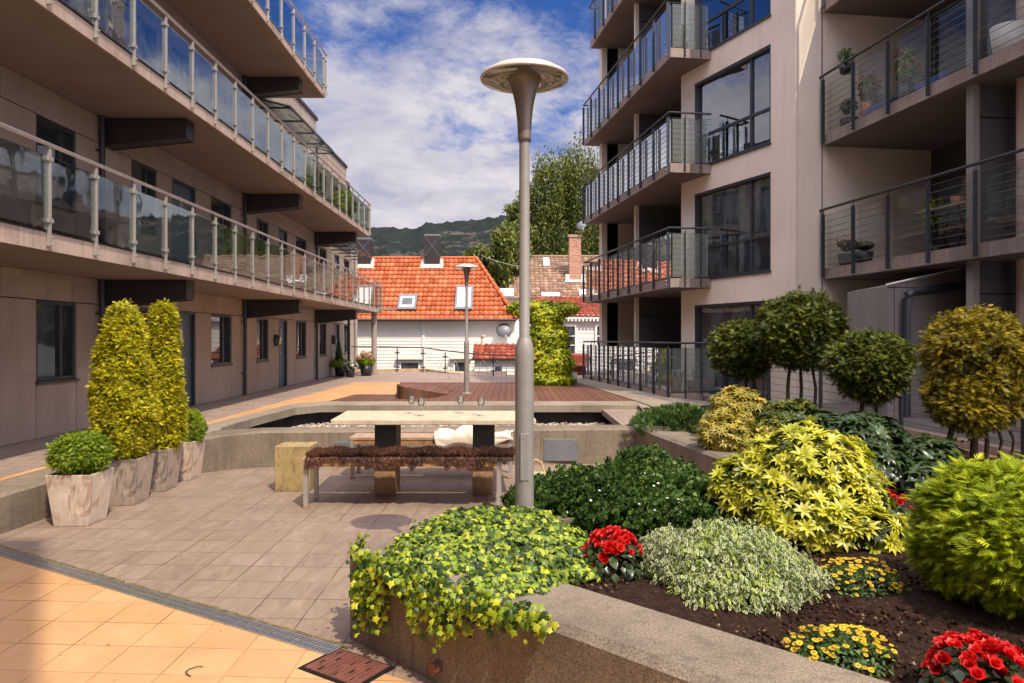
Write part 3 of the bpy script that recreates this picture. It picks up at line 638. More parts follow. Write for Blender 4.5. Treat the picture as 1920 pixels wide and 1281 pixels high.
for li, (zf, zh, zs) in enumerate(LV):
    ye = YEND[li]; js = [j for j in joints if j < ye] + [ye]
    for a, b in zip(js[:-1], js[1:]):
        mid = (a + b) / 2; isw = any(p[0] - .01 < mid < p[1] + .01 for p in WIN + WIN0); isd = any(p[0] - .01 < mid < p[1] + .01 for p in DOOR)
        if isw: panel(a, b, zf, zf + .76)
        elif not isd:
            if b - a > 2.0: panel(a, mid, zf, zh); panel(mid, b, zf, zh)
            else: panel(a, b, zf, zh)
    ups = [y for y in np.arange(0, ye - .6, 1.55)] + [ye]
    for a, b in zip(ups[:-1], ups[1:]): panel(a, b, zh, zs if li < 2 else 7.88)
for a in np.arange(0, 24.0, 1.35): panel(a, min(a + 1.35, 24.3), 7.89, 8.76)
for a in np.arange(24.3, 28.6, 1.1): panel(a, min(a + 1.1, 28.65), 7.885, 8.20)
mb.build('wall_panels', M['panel'], lb)
mb = MB(); mb.box(XW - .16, XW - .03, -1, 30.2, .1, .336); mb.box(-15, XW, 30.2, 30.26, -2.5, 5.2); mb.box(-15, XW, 28.65, 28.7, 5.2, 8.2); mb.build('plinth', M['panel'], lb)
mb = MB(); mb.box(-15, XW + .05, -1, 24.35, 8.76, 8.86); mb.box(-15, XW + .05, 24.36, 28.72, 8.20, 8.30); mb.build('roof_edge', M['beam'], lb)
def window(parent, p0, p1, z0, z1, inx=-.11, mull=None, trans=None, nm='window', blinds=False):
    """window in a vertical plane between plan points p0,p1; inward normal computed to the left of p0->p1"""
    a = Vector(p0); b = Vector(p1); L_ = (b - a).length; u = (b - a) / L_; nv = Vector((-u.y, u.x))
    f = lambda s, t, z: (a.x + u.x * s + nv.x * t, a.y + u.y * s + nv.y * t, z)
    mb = MB(f); fw = .055; d0, d1 = 0.02, .16
    for s0, s1 in ((0, fw), (L_ - fw, L_)): mb.box(s0, s1, d0, d1, z0, z1)
    mb.box(fw, L_ - fw, d0, d1, z0, z0 + fw); mb.box(fw, L_ - fw, d0, d1, z1 - fw, z1)
    ms = mull or []
    for m_ in ms: mb.box(m_ - .03, m_ + .03, .07, .14, z0 + fw, z1 - fw)
    for t_ in (trans or []): mb.box(fw, L_ - fw, .075, .135, t_ - .028, t_ + .028)
    w_ = mb.build(nm, M['frame'], parent, 0)
    mb = MB(f); mb.box(fw * .5, L_ - fw * .5, .105, .115, z0 + fw * .5, z1 - fw * .5); mb.build('pane', M['wglass_clear'] if blinds else M['wglass'], w_)
    if blinds:
        mb = MB(f); k = fw
        while k < L_ - fw - .08: mb.add([(k, .15, z0 + .06), (k + .075, .20, z0 + .06), (k + .075, .20, z1 - .06), (k, .15, z1 - .06)], [(0, 1, 2, 3)]); k += .088
        mb.build('blinds', M['blind'], w_)
    mb = MB(f); mb.box(-.02, L_ + .02, -.035, .06, z0 - .03, z0 + .004); mb.build('sill', M['frame'], w_)
    return w_
for li, (zf, zh, zs) in enumerate(LV):
    for (a, b) in WIN0 + WIN:
        if b > YEND[li] or (li and b < 6): continue
        ww = (b - a)
        window(lb, (XW, a), (XW, b), zf + .76, zh, mull=[ww * .72])
    for (a, b) in DOOR:
        mb = MB(); mb.box(XW - .15, XW - .01, a, a + .05, zf, zh); mb.box(XW - .15, XW - .01, b - .05, b, zf, zh); mb.box(XW - .15, XW - .01, a + .05, b - .05, zh - .05, zh)
        dd = mb.build('door', M['frame'], lb)
        mb = MB(); mb.box(XW - .12, XW - .07, a + .05, b - .05, zf + .01, zh - .05)
        for y in (a + .3, a + .55, b - .3): mb.box(XW - .072, XW - .066, y, y + .006, zf + .05, zh - .5)
        mb.build('door_leaf', M['door'], dd)
        mb = MB(); ym = (a + b) / 2; mb.box(XW - .075, XW - .06, ym - .06, ym + .06, zh - .62, zh - .25); mb.build('door_window', M['wglass'], dd)
        mb = MB(); mb.tube([(XW - .06, a + .14, zf + .95), (XW - .01, a + .14, zf + .95), (XW - .01, a + .26, zf + .95)], .012, 6); mb.build('door_handle', M['steel'], dd)
for (y, amber) in ((20.05, 1), (26.45, 0), (13.6, 0)):  # flag gives one lamp cover an amber base colour
    mb = MB(); mb.lathe([(0, 0), (.115, 0), (.12, .03), (.105, .10), (.06, .13), (0, .14)], seg=20)
    mb.v = [(XW + p[2], y + p[0] * .9, 1.62 + p[1] * 1.35) for p in mb.v]; wl = mb.build('wall_lamp', M['frame'], lb)
    mb = MB(); mb.lathe([(.0, .125), (.055, .125), (.075, .11), (.08, .10)], seg=16); mb.v = [(XW + .035 + p[2], y + p[0], 1.58 + p[1]) for p in mb.v]
    mb.build('lamp_cover', plain('amber_lamp_cover', (.75, .5, .12) if amber else (.3, .28, .25), .3), wl)
for y in (11.48, 17.63, 24.12):
    for (z0, z1) in ((.34, 2.6), (2.8, 5.11), (5.3, 7.88)):
        mb = MB(); mb.tube([(XW + .07, y, z0), (XW + .07, y, z1)], .042, 10); dp = mb.build('downpipe', M['dark_metal'], lb)
        mb = MB()
        for zz in (z0 + .5, z1 - .55): mb.box(XW, XW + .09, y - .065, y + .065, zz, zz + .03)
        mb.build('bracket', M['dark_metal'], dp)
mb = MB(); mb.tube([(XW + .25, 28.0, .34), (XW + .25, 28.0, 2.6)], .05, 10); mb.build('column', M['beam'], lb)
mb = MB(); mb.tube([(XW + .08, 30.1, -.5), (XW + .08, 30.1, 5.1)], .06, 10); mb.build('downpipe', M['galv'], lb)
# galleries
def beam(parent, y, zs):
    mb = MB(); x0, x1 = XW, -5.06; y0, y1 = y, y + .31
    prof = [(x0, zs - .44), (x1, zs - .31), (x1, zs - .005), (x0, zs - .005)]
    for yy, th in ((y0, .02), (y1 - .02, .02)):
        mb.add([(px, yy, pz) for px, pz in prof] + [(px, yy + th, pz) for px, pz in prof], [(0, 1, 2, 3), (7, 6, 5, 4), (0, 4, 5, 1), (1, 5, 6, 2), (3, 7, 4, 0)])
    mb.add([(x1, y0, zs - .31), (x1, y1, zs - .31), (x1, y1, zs - .01), (x1, y0, zs - .01), (x1 - .02, y0, zs - .31), (x1 - .02, y1, zs - .31), (x1 - .02, y1, zs - .01), (x1 - .02, y0, zs - .01)], [(0, 1, 2, 3), (7, 6, 5, 4)])
    mb.add([(x0, y0 + .02, zs - .43), (x1 - .02, y0 + .02, zs - .30), (x1 - .02, y1 - .02, zs - .30), (x0, y1 - .02, zs - .43)], [(0, 1, 2, 3)])
    return mb.build('bracket_beam', M['beam'], parent)
def gallery(zb, zt, zr, ye, rail_end=True, glass=M['glass'], ystart=6.01):
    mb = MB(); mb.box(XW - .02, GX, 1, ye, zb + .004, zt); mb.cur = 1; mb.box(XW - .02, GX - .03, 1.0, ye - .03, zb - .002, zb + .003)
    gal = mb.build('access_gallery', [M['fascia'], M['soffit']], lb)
    mb = MB(); mb.tube([(GX + .03, 1.2, zr), (GX + .03, ye, zr)] + ([(XW, ye, zr)] if rail_end else []), .022, 10); mb.build('handrail', M['steel'], gal)
    mb = MB(); mb.box(GX - .1, GX - .02, 1, ye - .02, zt, zt + .05); mb.build('drip_edge', M['beam'], gal)
    y = 7.75 - 3 * .87; ys = []
    while y < ye - .1: ys.append(y); y += .87
    ys.append(ye - .04)
    for k, y in enumerate(ys):
        mb = MB(); mb.box(GX + .006, GX + .045, y - .014, y + .014, zb + .05, zr - .05); mb.box(GX + .016, GX + .034, y - .009, y + .009, zr - .05, zr - .02)
        for zc in (zt + .10, zr - .17): mb.box(GX - .012, GX + .05, y - .04, y + .04, zc, zc + .045)
        for zc in (zb + .07, zb + .14): mb.tube([(GX + .04, y + .018, zc), (GX + .066, y + .018, zc)], .010, 6)
        mb.build('railing_post', M['galv'], gal)
    for a, b in zip(ys[:-1], ys[1:]):
        mb = MB(); mb.box(GX + .018, GX + .028, a + .02, b - .02, zt + .02, zr - .12); mb.build('glass_pane', glass, gal)
    if rail_end:
        for x in (XW + .15, (XW + GX) / 2, GX - .2):
            mb = MB(); mb.box(x - .014, x + .014, ye - .03, ye + .01, zt - .1, zr); mb.build('railing_post', M['galv'], gal)
        mb = MB(); mb.box(XW + .05, GX - .03, ye - .008, ye + .002, zt + .03, zr - .12); mb.build('glass_pane', glass, gal)
    return gal
gallery(2.60, 2.79, 3.70, 27.6); gallery(5.11, 5.28, 6.19, 25.3); gallery(7.885, 8.06, 8.99, 19.3)
for zs, ye in ((2.60, 27), (5.11, 25), (7.885, 19)):
    for y in (11.58, 17.7, 24.1):
        if y < ye: beam(lb, y, zs)
mb = MB(); mb.tube([(-5.03, 27.25, .3), (-5.03, 27.25, 2.6)], .10, 16); mb.build('column', plain('pinkish_steel_column', (.33, .26, .24), .6), lb)
for (z, y0, y1, n_) in ((7.42, 18.6, 23.2, 5), (4.78, 25.2, 29.4, 5)):
    mb = MB()
    for k in range(n_): y = y0 + (y1 - y0) * k / (n_ - 1); mb.box(XW, XW + .85, y - .02, y + .02, z - .02, z + .02)
    mb.box(XW + .80, XW + .84, y0, y1, z + .02, z + .05); mb.box(XW, XW + .04, y0, y1, z + .22, z + .26)
    for k in (0, n_ - 1): y = y0 + (y1 - y0) * k / (n_ - 1); mb.tube([(XW, y, z + .24), (XW + .82, y, z + .03)], .018, 6)
    cn = mb.build('canopy', M['dark_metal'], lb); mb = MB(); mb.add([(XW, y0, z + .27), (XW + .85, y0, z + .07), (XW + .85, y1, z + .07), (XW, y1, z + .27), (XW, y0, z + .262), (XW + .85, y0, z + .062), (XW + .85, y1, z + .062), (XW, y1, z + .262)], [(0, 1, 2, 3), (7, 6, 5, 4), (0, 4, 5, 1), (1, 5, 6, 2), (2, 6, 7, 3)]); mb.build('canopy_glass', M['glass'], cn)
mb = MB(); mb.box(-4.80, -4.25, 27.1, 27.45, 2.72, 2.77); mb.box(-4.85, -4.78, 27.2, 27.35, 2.70, 2.79); mb.build('flood_light', M['galv'], lb)

# ------------------------------------------------------------------ right apartment building
ua = Vector((-.1483, .989)); va = Vector((.989, .1483)); C0 = Vector((3.437, 16.2))
FA = lambda u, v, z: (C0.x + ua.x * u + va.x * v, C0.y + ua.y * u + va.y * v, z)
rb = thing('apartment_building', 'tall beige rendered apartment block with angled wire-railed balconies and big dark windows', 'building', (6, 16, 0))
BW = Vector((5.306, 13.94)); ub = Vector((-.368, .930)).normalized(); vb = Vector((ub.y, -ub.x))     # vb points into the building
FB = lambda u, v, z: (BW.x + ub.x * u + vb.x * v, BW.y + ub.y * u + vb.y * v, z)
ZF = [.49, 2.99, 5.49, 7.99, 10.99]
WZ = [(.5, 2.43), (3.0, 4.94), (5.5, 7.44), (8.0, 9.94)]
mb = MB(FB); TH = .28
mb.box(0, .69, 0, TH, -1, 13); mb.box(3.21, 3.71, 0, TH, -1, 13)
zz = [-1] + [q for p_ in WZ for q in p_] + [13]
for a, b in zip(zz[0::2], zz[1::2]): mb.box(.69, 3.21, 0, TH, a, b)
mb.box(3.43, 3.71, TH, 2.6, -1, 13)
mb.build('wall', M['render'], rb)
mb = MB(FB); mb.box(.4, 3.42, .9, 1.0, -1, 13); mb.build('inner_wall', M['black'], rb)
for (a, b) in WZ:
    fl = a; window(rb, FB(3.21, 0, 0)[:2], FB(.69, 0, 0)[:2], a, b, mull=[1.85], trans=[a + .72], blinds=(a > 5))
# vertical blinds are modelled slats behind the glass; wall facing the camera
mb = MB(FA); mb.box(-2.50, -2.22, 1.50, 4.35, -1, 13); mb.build('end_wall', M['render'], rb)
mb = MB(FA); mb.box(-2.508, -2.50, 2.03, 2.045, -1, 13); mb.build('expansion_joint', M['beam'], rb)
# facade behind the near balconies, partitions, columns
mb = MB(FA); mb.box(-12.5, -2.22, 4.3, 9.5, -1, 10.6); mb.build('rear_wall', M['panel_dark'], rb)
for k in range(4):
    z0 = ZF[k] + .02
    for (u0, u1) in ((-5.6, -3.2), (-9.3, -6.4)):
        window(rb, FA(u1, 4.29, 0)[:2], FA(u0, 4.29, 0)[:2], z0, z0 + 2.0, mull=[(u1 - u0) * .5])
    top = (ZF[k + 1] - .2)
    mb = MB(FA); mb.box(-6.05, -5.93, 2.30, 4.29, ZF[k], top); pt = mb.build('balcony_partition', M['panel_dark'], rb)
    mb = MB(FA); mb.box(-6.055, -5.92, 2.20, 2.30, ZF[k], top); mb.build('partition_edge', M['white_trim'] if False else M['panel_mid'], pt)
    mb = MB(FA); mb.box(-6.062, -6.055, 2.30, 4.29, top - .48, top - .465); mb.build('panel_joint', M['black'], pt)
    x, y, _ = FA(-6.35, 2.72, 0); mb = MB(); mb.tube([(x, y, ZF[k] - .02), (x, y, top + .01)], .085, 18); mb.build('column', M['fascia'], rb)
def balcony(zt, u0, u1, v0, v1, posts_u, near=True, far=False, end_v=None, drop=.2, glass='glass_r', nwire=9, zr=None, solid_base=None, slabmat=None):
    zr = zr or zt + 1.09; zb = zt - drop
    mb = MB(FA)
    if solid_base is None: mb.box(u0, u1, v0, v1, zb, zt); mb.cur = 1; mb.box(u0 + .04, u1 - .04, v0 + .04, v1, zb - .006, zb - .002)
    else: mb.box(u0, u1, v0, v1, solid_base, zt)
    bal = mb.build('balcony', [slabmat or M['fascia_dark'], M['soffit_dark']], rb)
    vo = v0 - .03; un = u0 - .03; uf = u1 + .03; ve = end_v if end_v is not None else v0 + .9
    path = []
    if near: path += [(un, ve), (un, vo)]
    else: path += [(u0, vo)]
    path += [(uf, vo)]
    if far: path += [(uf, v0 + 1.1)]
    pt3 = lambda z: [FA(a, b, z) for a, b in path]
    mb = MB(); mb.tube(pt3(zr), .024, 10); mb.build('handrail', M['dark_metal'], bal)
    for k in range(nwire):
        z = zt + .05 + (zr - zt - .17) * k / (nwire - 1); mb = MB(); mb.tube(pt3(z), .0045, 5, False); mb.build('railing_wire', M['wire'], bal)
    pos = [(u, vo) for u in posts_u]
    def post(u, v, along_u=True):
        mb = MB(FA); a, b = (.008, .035) if not along_u else (.008, .035)
        if along_u: mb.box(u - .009, u + .009, v - .045, v + .02, zb + .02, zr - .09)
        else: mb.box(u - .02, u + .045, v - .009, v + .009, zb + .02, zr - .09)
        x, y, _ = FA(u, v, 0); mb2 = MB(); mb2.tube([(x, y, zr - .09), (x, y, zr)], .008, 6); b0 = len(mb.v); mb.v += mb2.v; mb.f += [tuple(b0 + i for i in f) for f in mb2.f]; mb.mi += mb2.mi; mb.sm += mb2.sm; mb.rnd += mb2.rnd
        p_ = mb.build('railing_post', M['dark_metal'], bal)
        for z in (zb + .06, zb + .14): q = FA(u + (.0 if along_u else -.03), v - (.05 if along_u else 0), z); q2 = FA(u + (0 if along_u else -.045), v - (.065 if along_u else 0), z); mb = MB(); mb.tube([q, q2], .010, 6); mb.build('bolt', M['steel'], p_)
    for u, v in pos: post(u, v)
    if near:
        nv = max(2, int((ve - vo) / .42) + 1)
        for k in range(1, nv): post(un, vo + (ve - vo) * k / (nv - .35), False)
    us = sorted(posts_u)
    for a, b in zip(us[:-1], us[1:]):
        mb = MB(FA); mb.box(a + .03, b - .03, v0 + .03, v0 + .04, zt + .03, zr - .12); mb.build('glass_pane', M[glass], bal)
    if near:
        mb = MB(FA); mb.box(u0 + .03, u0 + .04, v0 + .06, ve - .05, zt + .03, zr - .12); mb.build('glass_pane', M[glass], bal)
    # drip line under the edge
    return bal
pu = [.03 + .945 * k for k in range(9)]
balcony(ZF[0], 0, 7.6, 0, 4.0, pu, True, True, 1.30, solid_base=.25, slabmat=M['fascia'])
balcony(ZF[1], 0, 7.6, 0, 3.5, pu, True, True, .92)
balcony(ZF[2], 0, 7.6, 0, 3.5, pu, True, True, .92)
balcony(ZF[3], 0, 7.6, 0, 3.5, pu, True, True, .92)
balcony(10.99, 0, 7.35, 0.12, 3.5, pu[:8], True, True, .95)
pr = [-2.62 - .93 * k for k in range(11)]
for zf in ZF[1:4]: balcony(zf, -12.2, -2.53, 2.03, 4.4, pr, False, False, glass='glass_n')
# loggia parts of the middle section
for k in range(5):
    z0 = ZF[k]; top = (ZF[k + 1] - .2) if k < 4 else 13.2
    mb = MB(FA); mb.box(4.05, 4.15, .62, 3.4, z0, top); pt = mb.build('balcony_partition', M['panel_dark'], rb)
    mb = MB(FA); mb.box(4.04, 4.16, .52, .62, z0, top); mb.build('partition_edge', M['render'], pt)
    mb = MB(FA); mb.box(4.034, 4.04, .63, 3.4, top - .50, top - .485); mb.build('panel_joint', M['black'], pt)
    x, y, _ = FA(2.2, 1.28, 0); mb = MB(); mb.tube([(x, y, z0 - .02), (x, y, top + .01)], .085, 16); mb.build('column', M['fascia'], rb)
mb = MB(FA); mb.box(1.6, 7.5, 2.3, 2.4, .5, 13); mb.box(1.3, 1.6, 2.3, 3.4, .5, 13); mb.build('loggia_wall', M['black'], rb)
mb = MB(FA); mb.box(7.2, 7.5, 1.0, 2.3, .3, 13.2); mb.box(7.2, 7.5, .45, .62, .3, 13.2); mb.build('far_wall', M['render'], rb)
mb = MB(FA); mb.box(7.3, 7.4, .62, 1.0, .5, 13); mb.build('far_opening', M['black'], rb)
# roof level mass
mb = MB(FA); mb.box(-2.2, 7.5, 2.45, 9.5, -1, 13.2); mb.build('building_mass', M['panel_dark'], rb)
# ground terrace floor + fence + shed
mb = MB(); mb.prism([(4.0, 15.9), (4.93, 14.4), (5.45, 7.4), (9.5, 7.4), (9.5, 16.5), (5, 17)], .36, .47); struct(mb.build('terrace_deck', M['deck_grey']))
F0 = Vector((4.90, 14.45)); F1 = Vector((5.46, 7.3)); fu = (F1 - F0); FL = fu.length; fu.normalize(); fv = Vector((-fu.y, fu.x))
FF = lambda u, v, z: (F0.x + fu.x * u + fv.x * v, F0.y + fu.y * u + fv.y * v, z)
fn = thing('wire_fence', 'dark metal fence with taut steel wires on a low concrete plinth behind the round trees', 'fence', (5.1, 11, .3))
mb = MB(FF); mb.box(0, FL, -.04, .10, .25, .49); mb.build('plinth', M['fascia'], fn)
mb = MB(); mb.tube([FF(0, 0, 1.58), FF(FL, 0, 1.58)], .024, 10); mb.build('handrail', M['dark_metal'], fn)
for u in (.05, .28, 2.3, 4.5, 6.65):
    mb = MB(FF); mb.box(u - .03, u + .03, -.075, -.045, .33, 1.56); mb.build('fence_post', M['dark_metal'], fn)
for k in range(8):
    z = .58 + k * .125; mb = MB(); mb.tube([FF(0, -.03, z), FF(FL, -.03, z)], .0045, 5, False); mb.build('fence_wire', M['wire'], fn)
mb = MB(); mb.prism([(4.3, 13.9), (4.9, 14.2), (5.40, 7.2), (5.0, 7.2)], .30, .40); struct(mb.build('garden_edging', M['tile_ochre']))
sh = thing('storage_shed', 'grey panelled shed with a sloping roof edge and a dark pipe under the near balcony', 'shed', (6.8, 11.9, .47))
mb = MB(); y0 = 11.6
prof = [(5.83, .47), (9.4, .47), (9.4, 2.79), (7.1, 2.79), (5.83, 2.50)]
mb.add([(x, y0 + .15 * (x - 5.83), z) for x, z in prof] + [(x + .1, y0 + 1.6, z) for x, z in prof], [(0, 1, 2, 3, 4), (9, 8, 7, 6, 5), (0, 4, 9, 5), (4, 3, 8, 9), (3, 2, 7, 8)]); mb.build('shed_wall', M['panel_mid'], sh)
mb = MB(); mb.tube([(5.80, y0 - .02, 2.515), (7.1, y0 + .17, 2.80)], .018, 6); mb.build('roof_trim', M['white_trim'], sh)
mb = MB()
sy = lambda x: y0 + .15 * (x - 5.83) - .004
for (xa, za, xb, zb) in ((5.84, 2.475, 9.4, 2.485), ): mb.add([(xa, sy(xa), za), (xb, sy(xb), za), (xb, sy(xb), zb), (xa, sy(xa), zb)], [(0, 1, 2, 3)])
for xa in (5.94, 7.10): mb.add([(xa, sy(xa), .47), (xa + .009, sy(xa), .47), (xa + .009, sy(xa), 2.77 if xa > 7 else 2.52), (xa, sy(xa), 2.77 if xa > 7 else 2.52)], [(0, 1, 2, 3)])
mb.build('panel_joint', M['black'], sh)
mb = MB(); mb.tube([(6.08, y0 - .08, .5), (6.08, y0 - .08, 2.28), (6.10, y0 - .08, 2.36), (6.18, y0 - .08, 2.40), (7.1, y0 + .04, 2.52), (9.2, y0 + .35, 2.60)], .062, 14); mb.build('drain_pipe', M['dark_metal'], sh)

# ------------------------------------------------------------------ building behind the photographer (throws the shade at lower left)
bk = thing('apartment_building', 'apartment block standing behind the viewpoint, seen only in reflections', 'building', (-4, -6, 0))
mb = MB(); mb.box(-13, 2.2, -9, -3.7, -1, 16); mb.build('wall', M['render'], bk)
for i in range(5):
    for j in range(5): window(bk, (-12 + i * 2.7 + 1.4, -3.7), (-12 + i * 2.7, -3.7), 1 + j * 2.9, 2.5 + j * 2.9, mull=[.7])

# ------------------------------------------------------------------ houses beyond
def pantiles(name, P0, U, D, nU, nD, mat, parent, clip=None, tw=.24, tl=.33):
    """wavy tile rows: P0 upper-left corner, U unit along the ridge, D unit down the slope"""
    U = Vector(U).normalized(); D = Vector(D).normalized(); N = D.cross(U).normalized()
    if N.z < 0: N = -N
    mb = MB(); P0 = Vector(P0); S = 6
    for j in range(nD):
        for i in range(nU):
            cx, cy = (i + .5) * tw, (j + .5) * tl
            if clip and not clip(cx, cy): continue
            vs = []; rn = min(1, max(0, random.gauss(.5, .28)))
            for k in range(S + 1):
                t = k / S; hgt = .028 * math.sin(2 * math.pi * t - .6)
                a = P0 + U * (i + t) * tw
                vs += [tuple(a + D * (j * tl) + N * (hgt + .0)), tuple(a + D * ((j + 1) * tl + .02) + N * (hgt + .060)), tuple(a + D * ((j + 1) * tl + .02) + N * (hgt - .01))]
            fs = []
            for k in range(S): b = k * 3; fs += [(b, b + 3, b + 4, b + 1), (b + 1, b + 4, b + 5, b + 2)]
            mb.add(vs, fs, True, rn)
    return mb.build(name, mat, parent)
def clap(name, x0, x1, y, z0, z1, mat, parent, h=.14, holes=()):
    mb = MB(); z = z0
    while z < z1 - .01:
        zt = min(z + h, z1); segs = [(x0, x1)]
        for (a, b, c, d_) in holes:
            if z < d_ and zt > c:
                ns = []
                for s in segs:
                    if b <= s[0] or a >= s[1]: ns.append(s)
                    else:
                        if a > s[0]: ns.append((s[0], a))
                        if b < s[1]: ns.append((b, s[1]))
                segs = ns
        for a, b in segs: mb.add([(a, y - .022, z), (b, y - .022, z), (b, y, zt), (a, y, zt), (a, y, z), (b, y, z)], [(0, 1, 2, 3), (4, 5, 1, 0)])
        z = zt
    return mb.build(name, mat, parent)
h1 = thing('wooden_house', 'white clapboard house with a bright orange tiled roof beyond the terrace', 'house', (-4, 38, -2.5))
HW = [(-5.35, -4.52, -.05, .48), (-7.5, -7.10, .0, .46), (-2.75, -2.20, -.2, .50)]
mb = MB(); mb.box(-11, .15, 36.12, 42.5, -2.5, 2.62); mb.build('wall_core', M['white_paint'], h1)
clap('clapboard_wall', -11, .18, 36.1, -2.5, 2.6, M['white_paint'], h1, .155)
for a, b, c, d_ in HW:
    mb = MB(); y = 36.02; mb.box(a - .09, a, y, y + .07, c - .05, d_ + .09); mb.box(b, b + .09, y, y + .07, c - .05, d_ + .09); mb.box(a, b, y, y + .07, d_, d_ + .09); mb.box(a, b, y, y + .07, c - .05, c)
    ww = mb.build('window', M['white_trim'], h1); mb = MB(); mb.box(a, b, y + .03, y + .045, c, d_); mb.build('pane', M['wglass'], ww)
    mb = MB(); mb.prism([(a - .25, 35.85), (b + .25, 35.85), (b + .25, 36.06), (a - .25, 36.06)], d_ + .16, [d_ + .18, d_ + .18, d_ + .30, d_ + .30]); mb.build('window_hood', plain('hood_grey', (.5, .44, .36), .7), ww)
mb = MB(); mb.box(-4.33, -4.22, 36.02, 36.07, -2, 2.6); mb.build('corner_board', M['white_trim'], h1)
ey, ez, ry, rz = 35.7, 2.55, 38.9, 5.82; sl = Vector((0, ey - ry, ez - rz)); slL = sl.length
pantiles('roof', (-11, ry, rz), (1, 0, 0), tuple(sl), int(11.3 / .235), 14, M['roof_orange'], h1, clip=lambda x, y: x - 11 < -1.87 + (y / slL) * 2.07, tw=.235, tl=slL / 14)
mb = MB(); mb.add([(-1.87, ry, rz - .02), (.2, ey, ez), (.2, 42.1, ez), (-11, ry, rz - .02), (-11, 42.1, ez)], [(0, 1, 2), (0, 2, 4, 3)]); mb.build('roof_rear', M['roof_orange'], h1)
mb = MB(); mb.tube([Vector((-1.87, ry, rz + .04)) + (Vector((.25, ey - .05, ez + .04)) - Vector((-1.87, ry, rz + .04))) * t for t in np.linspace(0, 1, 2)], .085, 8)
for k in range(14):
    t = k / 14; a = Vector((-1.87, ry, rz + .05)).lerp(Vector((.25, ey - .05, ez + .05)), t); b = Vector((-1.87, ry, rz + .05)).lerp(Vector((.25, ey - .05, ez + .05)), t + .06); mb.tube([a, b], [.085, .115], 8)
mb.tube([(-11, ry, rz + .03), (-1.87, ry, rz + .03)], .08, 8); mb.build('ridge_tiles', M['roof_orange'], h1)
mb = MB(); mb.tube([(-11, ey - .06, ez - .02), (.2, ey - .06, ez - .02)], .06, 8); mb.box(-11, .2, ey + .02, ey + .5, ez - .06, ez - .02); mb.build('gutter', M['beam'], h1)
def onroof(x, t, off=.06):  # t 0 ridge..1 eave
    p = Vector((x, ry, rz)) + sl * t; n_ = Vector((0, -(rz - ez), ry - ey)); n_ = Vector((0, sl.z, -sl.y)).normalized(); n_ = n_ if n_.z > 0 else -n_; return p + n_ * off
for (x0, x1, t0, t1) in ((-5.55, -4.65, .64, .87), (-2.78, -1.92, .50, .87)):
    mb = MB(); c = [onroof(x0, t1, .02), onroof(x1, t1, .02), onroof(x1, t0, .02), onroof(x0, t0, .02)]; dd = [onroof(x0, t1, .16), onroof(x1, t1, .16), onroof(x1, t0, .16), onroof(x0, t0, .16)]
    mb.add([tuple(p) for p in c + dd], [(4, 5, 6, 7), (0, 1, 5, 4), (1, 2, 6, 5), (2, 3, 7, 6), (3, 0, 4, 7)]); sk = mb.build('skylight', M['grey_plate'], h1)
    i0, i1 = x0 + .11, x1 - .11; e = .035; mb = MB(); mb.add([tuple(onroof(i0, t1 - e, .165)), tuple(onroof(i1, t1 - e, .165)), tuple(onroof(i1, t0 + e, .165)), tuple(onroof(i0, t0 + e, .165))], [(0, 1, 2, 3)]); mb.build('skylight_pane', M['white_trim'], sk)
    if x0 < -5: 
        mb = MB(); e2 = .06; mb.add([tuple(onroof(i0 + .08, t1 - e2, .17)), tuple(onroof(i1 - .08, t1 - e2, .17)), tuple(onroof(i1 - .08, t0 + e2, .17)), tuple(onroof(i0 + .08, t0 + e2, .17))], [(0, 1, 2, 3)]); mb.build('skylight_glass', M['wglass'], sk)
for (xa, xb, zt) in ((-4.52, -3.72, 6.93), (-8.05, -7.28, 6.75)):
    mb = MB(); mb.box(xa, xb, 38.45, 39.3, 5.3, zt); ch = mb.build('chimney', M['beam'], h1)
    mb = MB(); mb.box(xa - .0, xb + .0, 38.44, 39.31, zt + .001, zt + .10); mb.tube([(xa + .03, 38.43, 5.9), (xb - .03, 38.43, zt - .03)], .012, 5); mb.tube([(xb - .03, 38.425, 5.9), (xa + .03, 38.425, zt - .03)], .012, 5); mb.build('chimney_cap', M['grey_plate'], ch)
    mb = MB(); mb.add([tuple(onroof(xa - .2, .19, .08)), tuple(onroof(xb + .2, .19, .08)), tuple(onroof(xb + .15, .02, .09)), tuple(onroof(xa - .15, .02, .09))], [(0, 1, 2, 3)]); mb.build('flashing', plain('worn_flashing', (.55, .38, .33), .8, var=.5, scale=9), ch)
# satellite dish on the wall
def dish(name, loc, r, lab, yaw=0, cat='satellite dish'):
    t = thing(name, lab, cat, loc); x, y, z = loc
    prof = [(0, .10), (r * .4, .085), (r * .75, .04), (r, -.02), (r * .98, -.03), (r * .7, .03), (0, .09)]
    mb = MB(); mb.lathe(prof, seg=28); ry_ = Matrix.Rotation(yaw, 3, 'Z') @ Matrix.Rotation(R(68), 3, 'X'); mb.v = [tuple(Vector(loc) + Vector((0, 0, 0)) + ry_ @ Vector(p)) for p in mb.v]; mb.build('dish_reflector', M['grey_plate'] if r > .3 else M['galv'], t)
    f = Vector(loc) + ry_ @ Vector((0, -r * .2, -.0)); e = Vector(loc) + Vector((.12, -.45, -r * .9)); mb = MB(); mb.tube([Vector(loc) + ry_ @ Vector((0, -r * .9, 0)), e], .015, 6); mb.tube([e, e + Vector((-.05, .06, .08))], .04, 8); mb.tube([Vector(loc) + Vector((0, .05, 0)), Vector(loc) + Vector((0, .3, -.15))], .025, 6); mb.build('dish_arm', M['galv'], t)
dish('satellite_dish', (-.38, 35.7, 2.05), .37, 'large grey round satellite dish on the white clapboard wall')
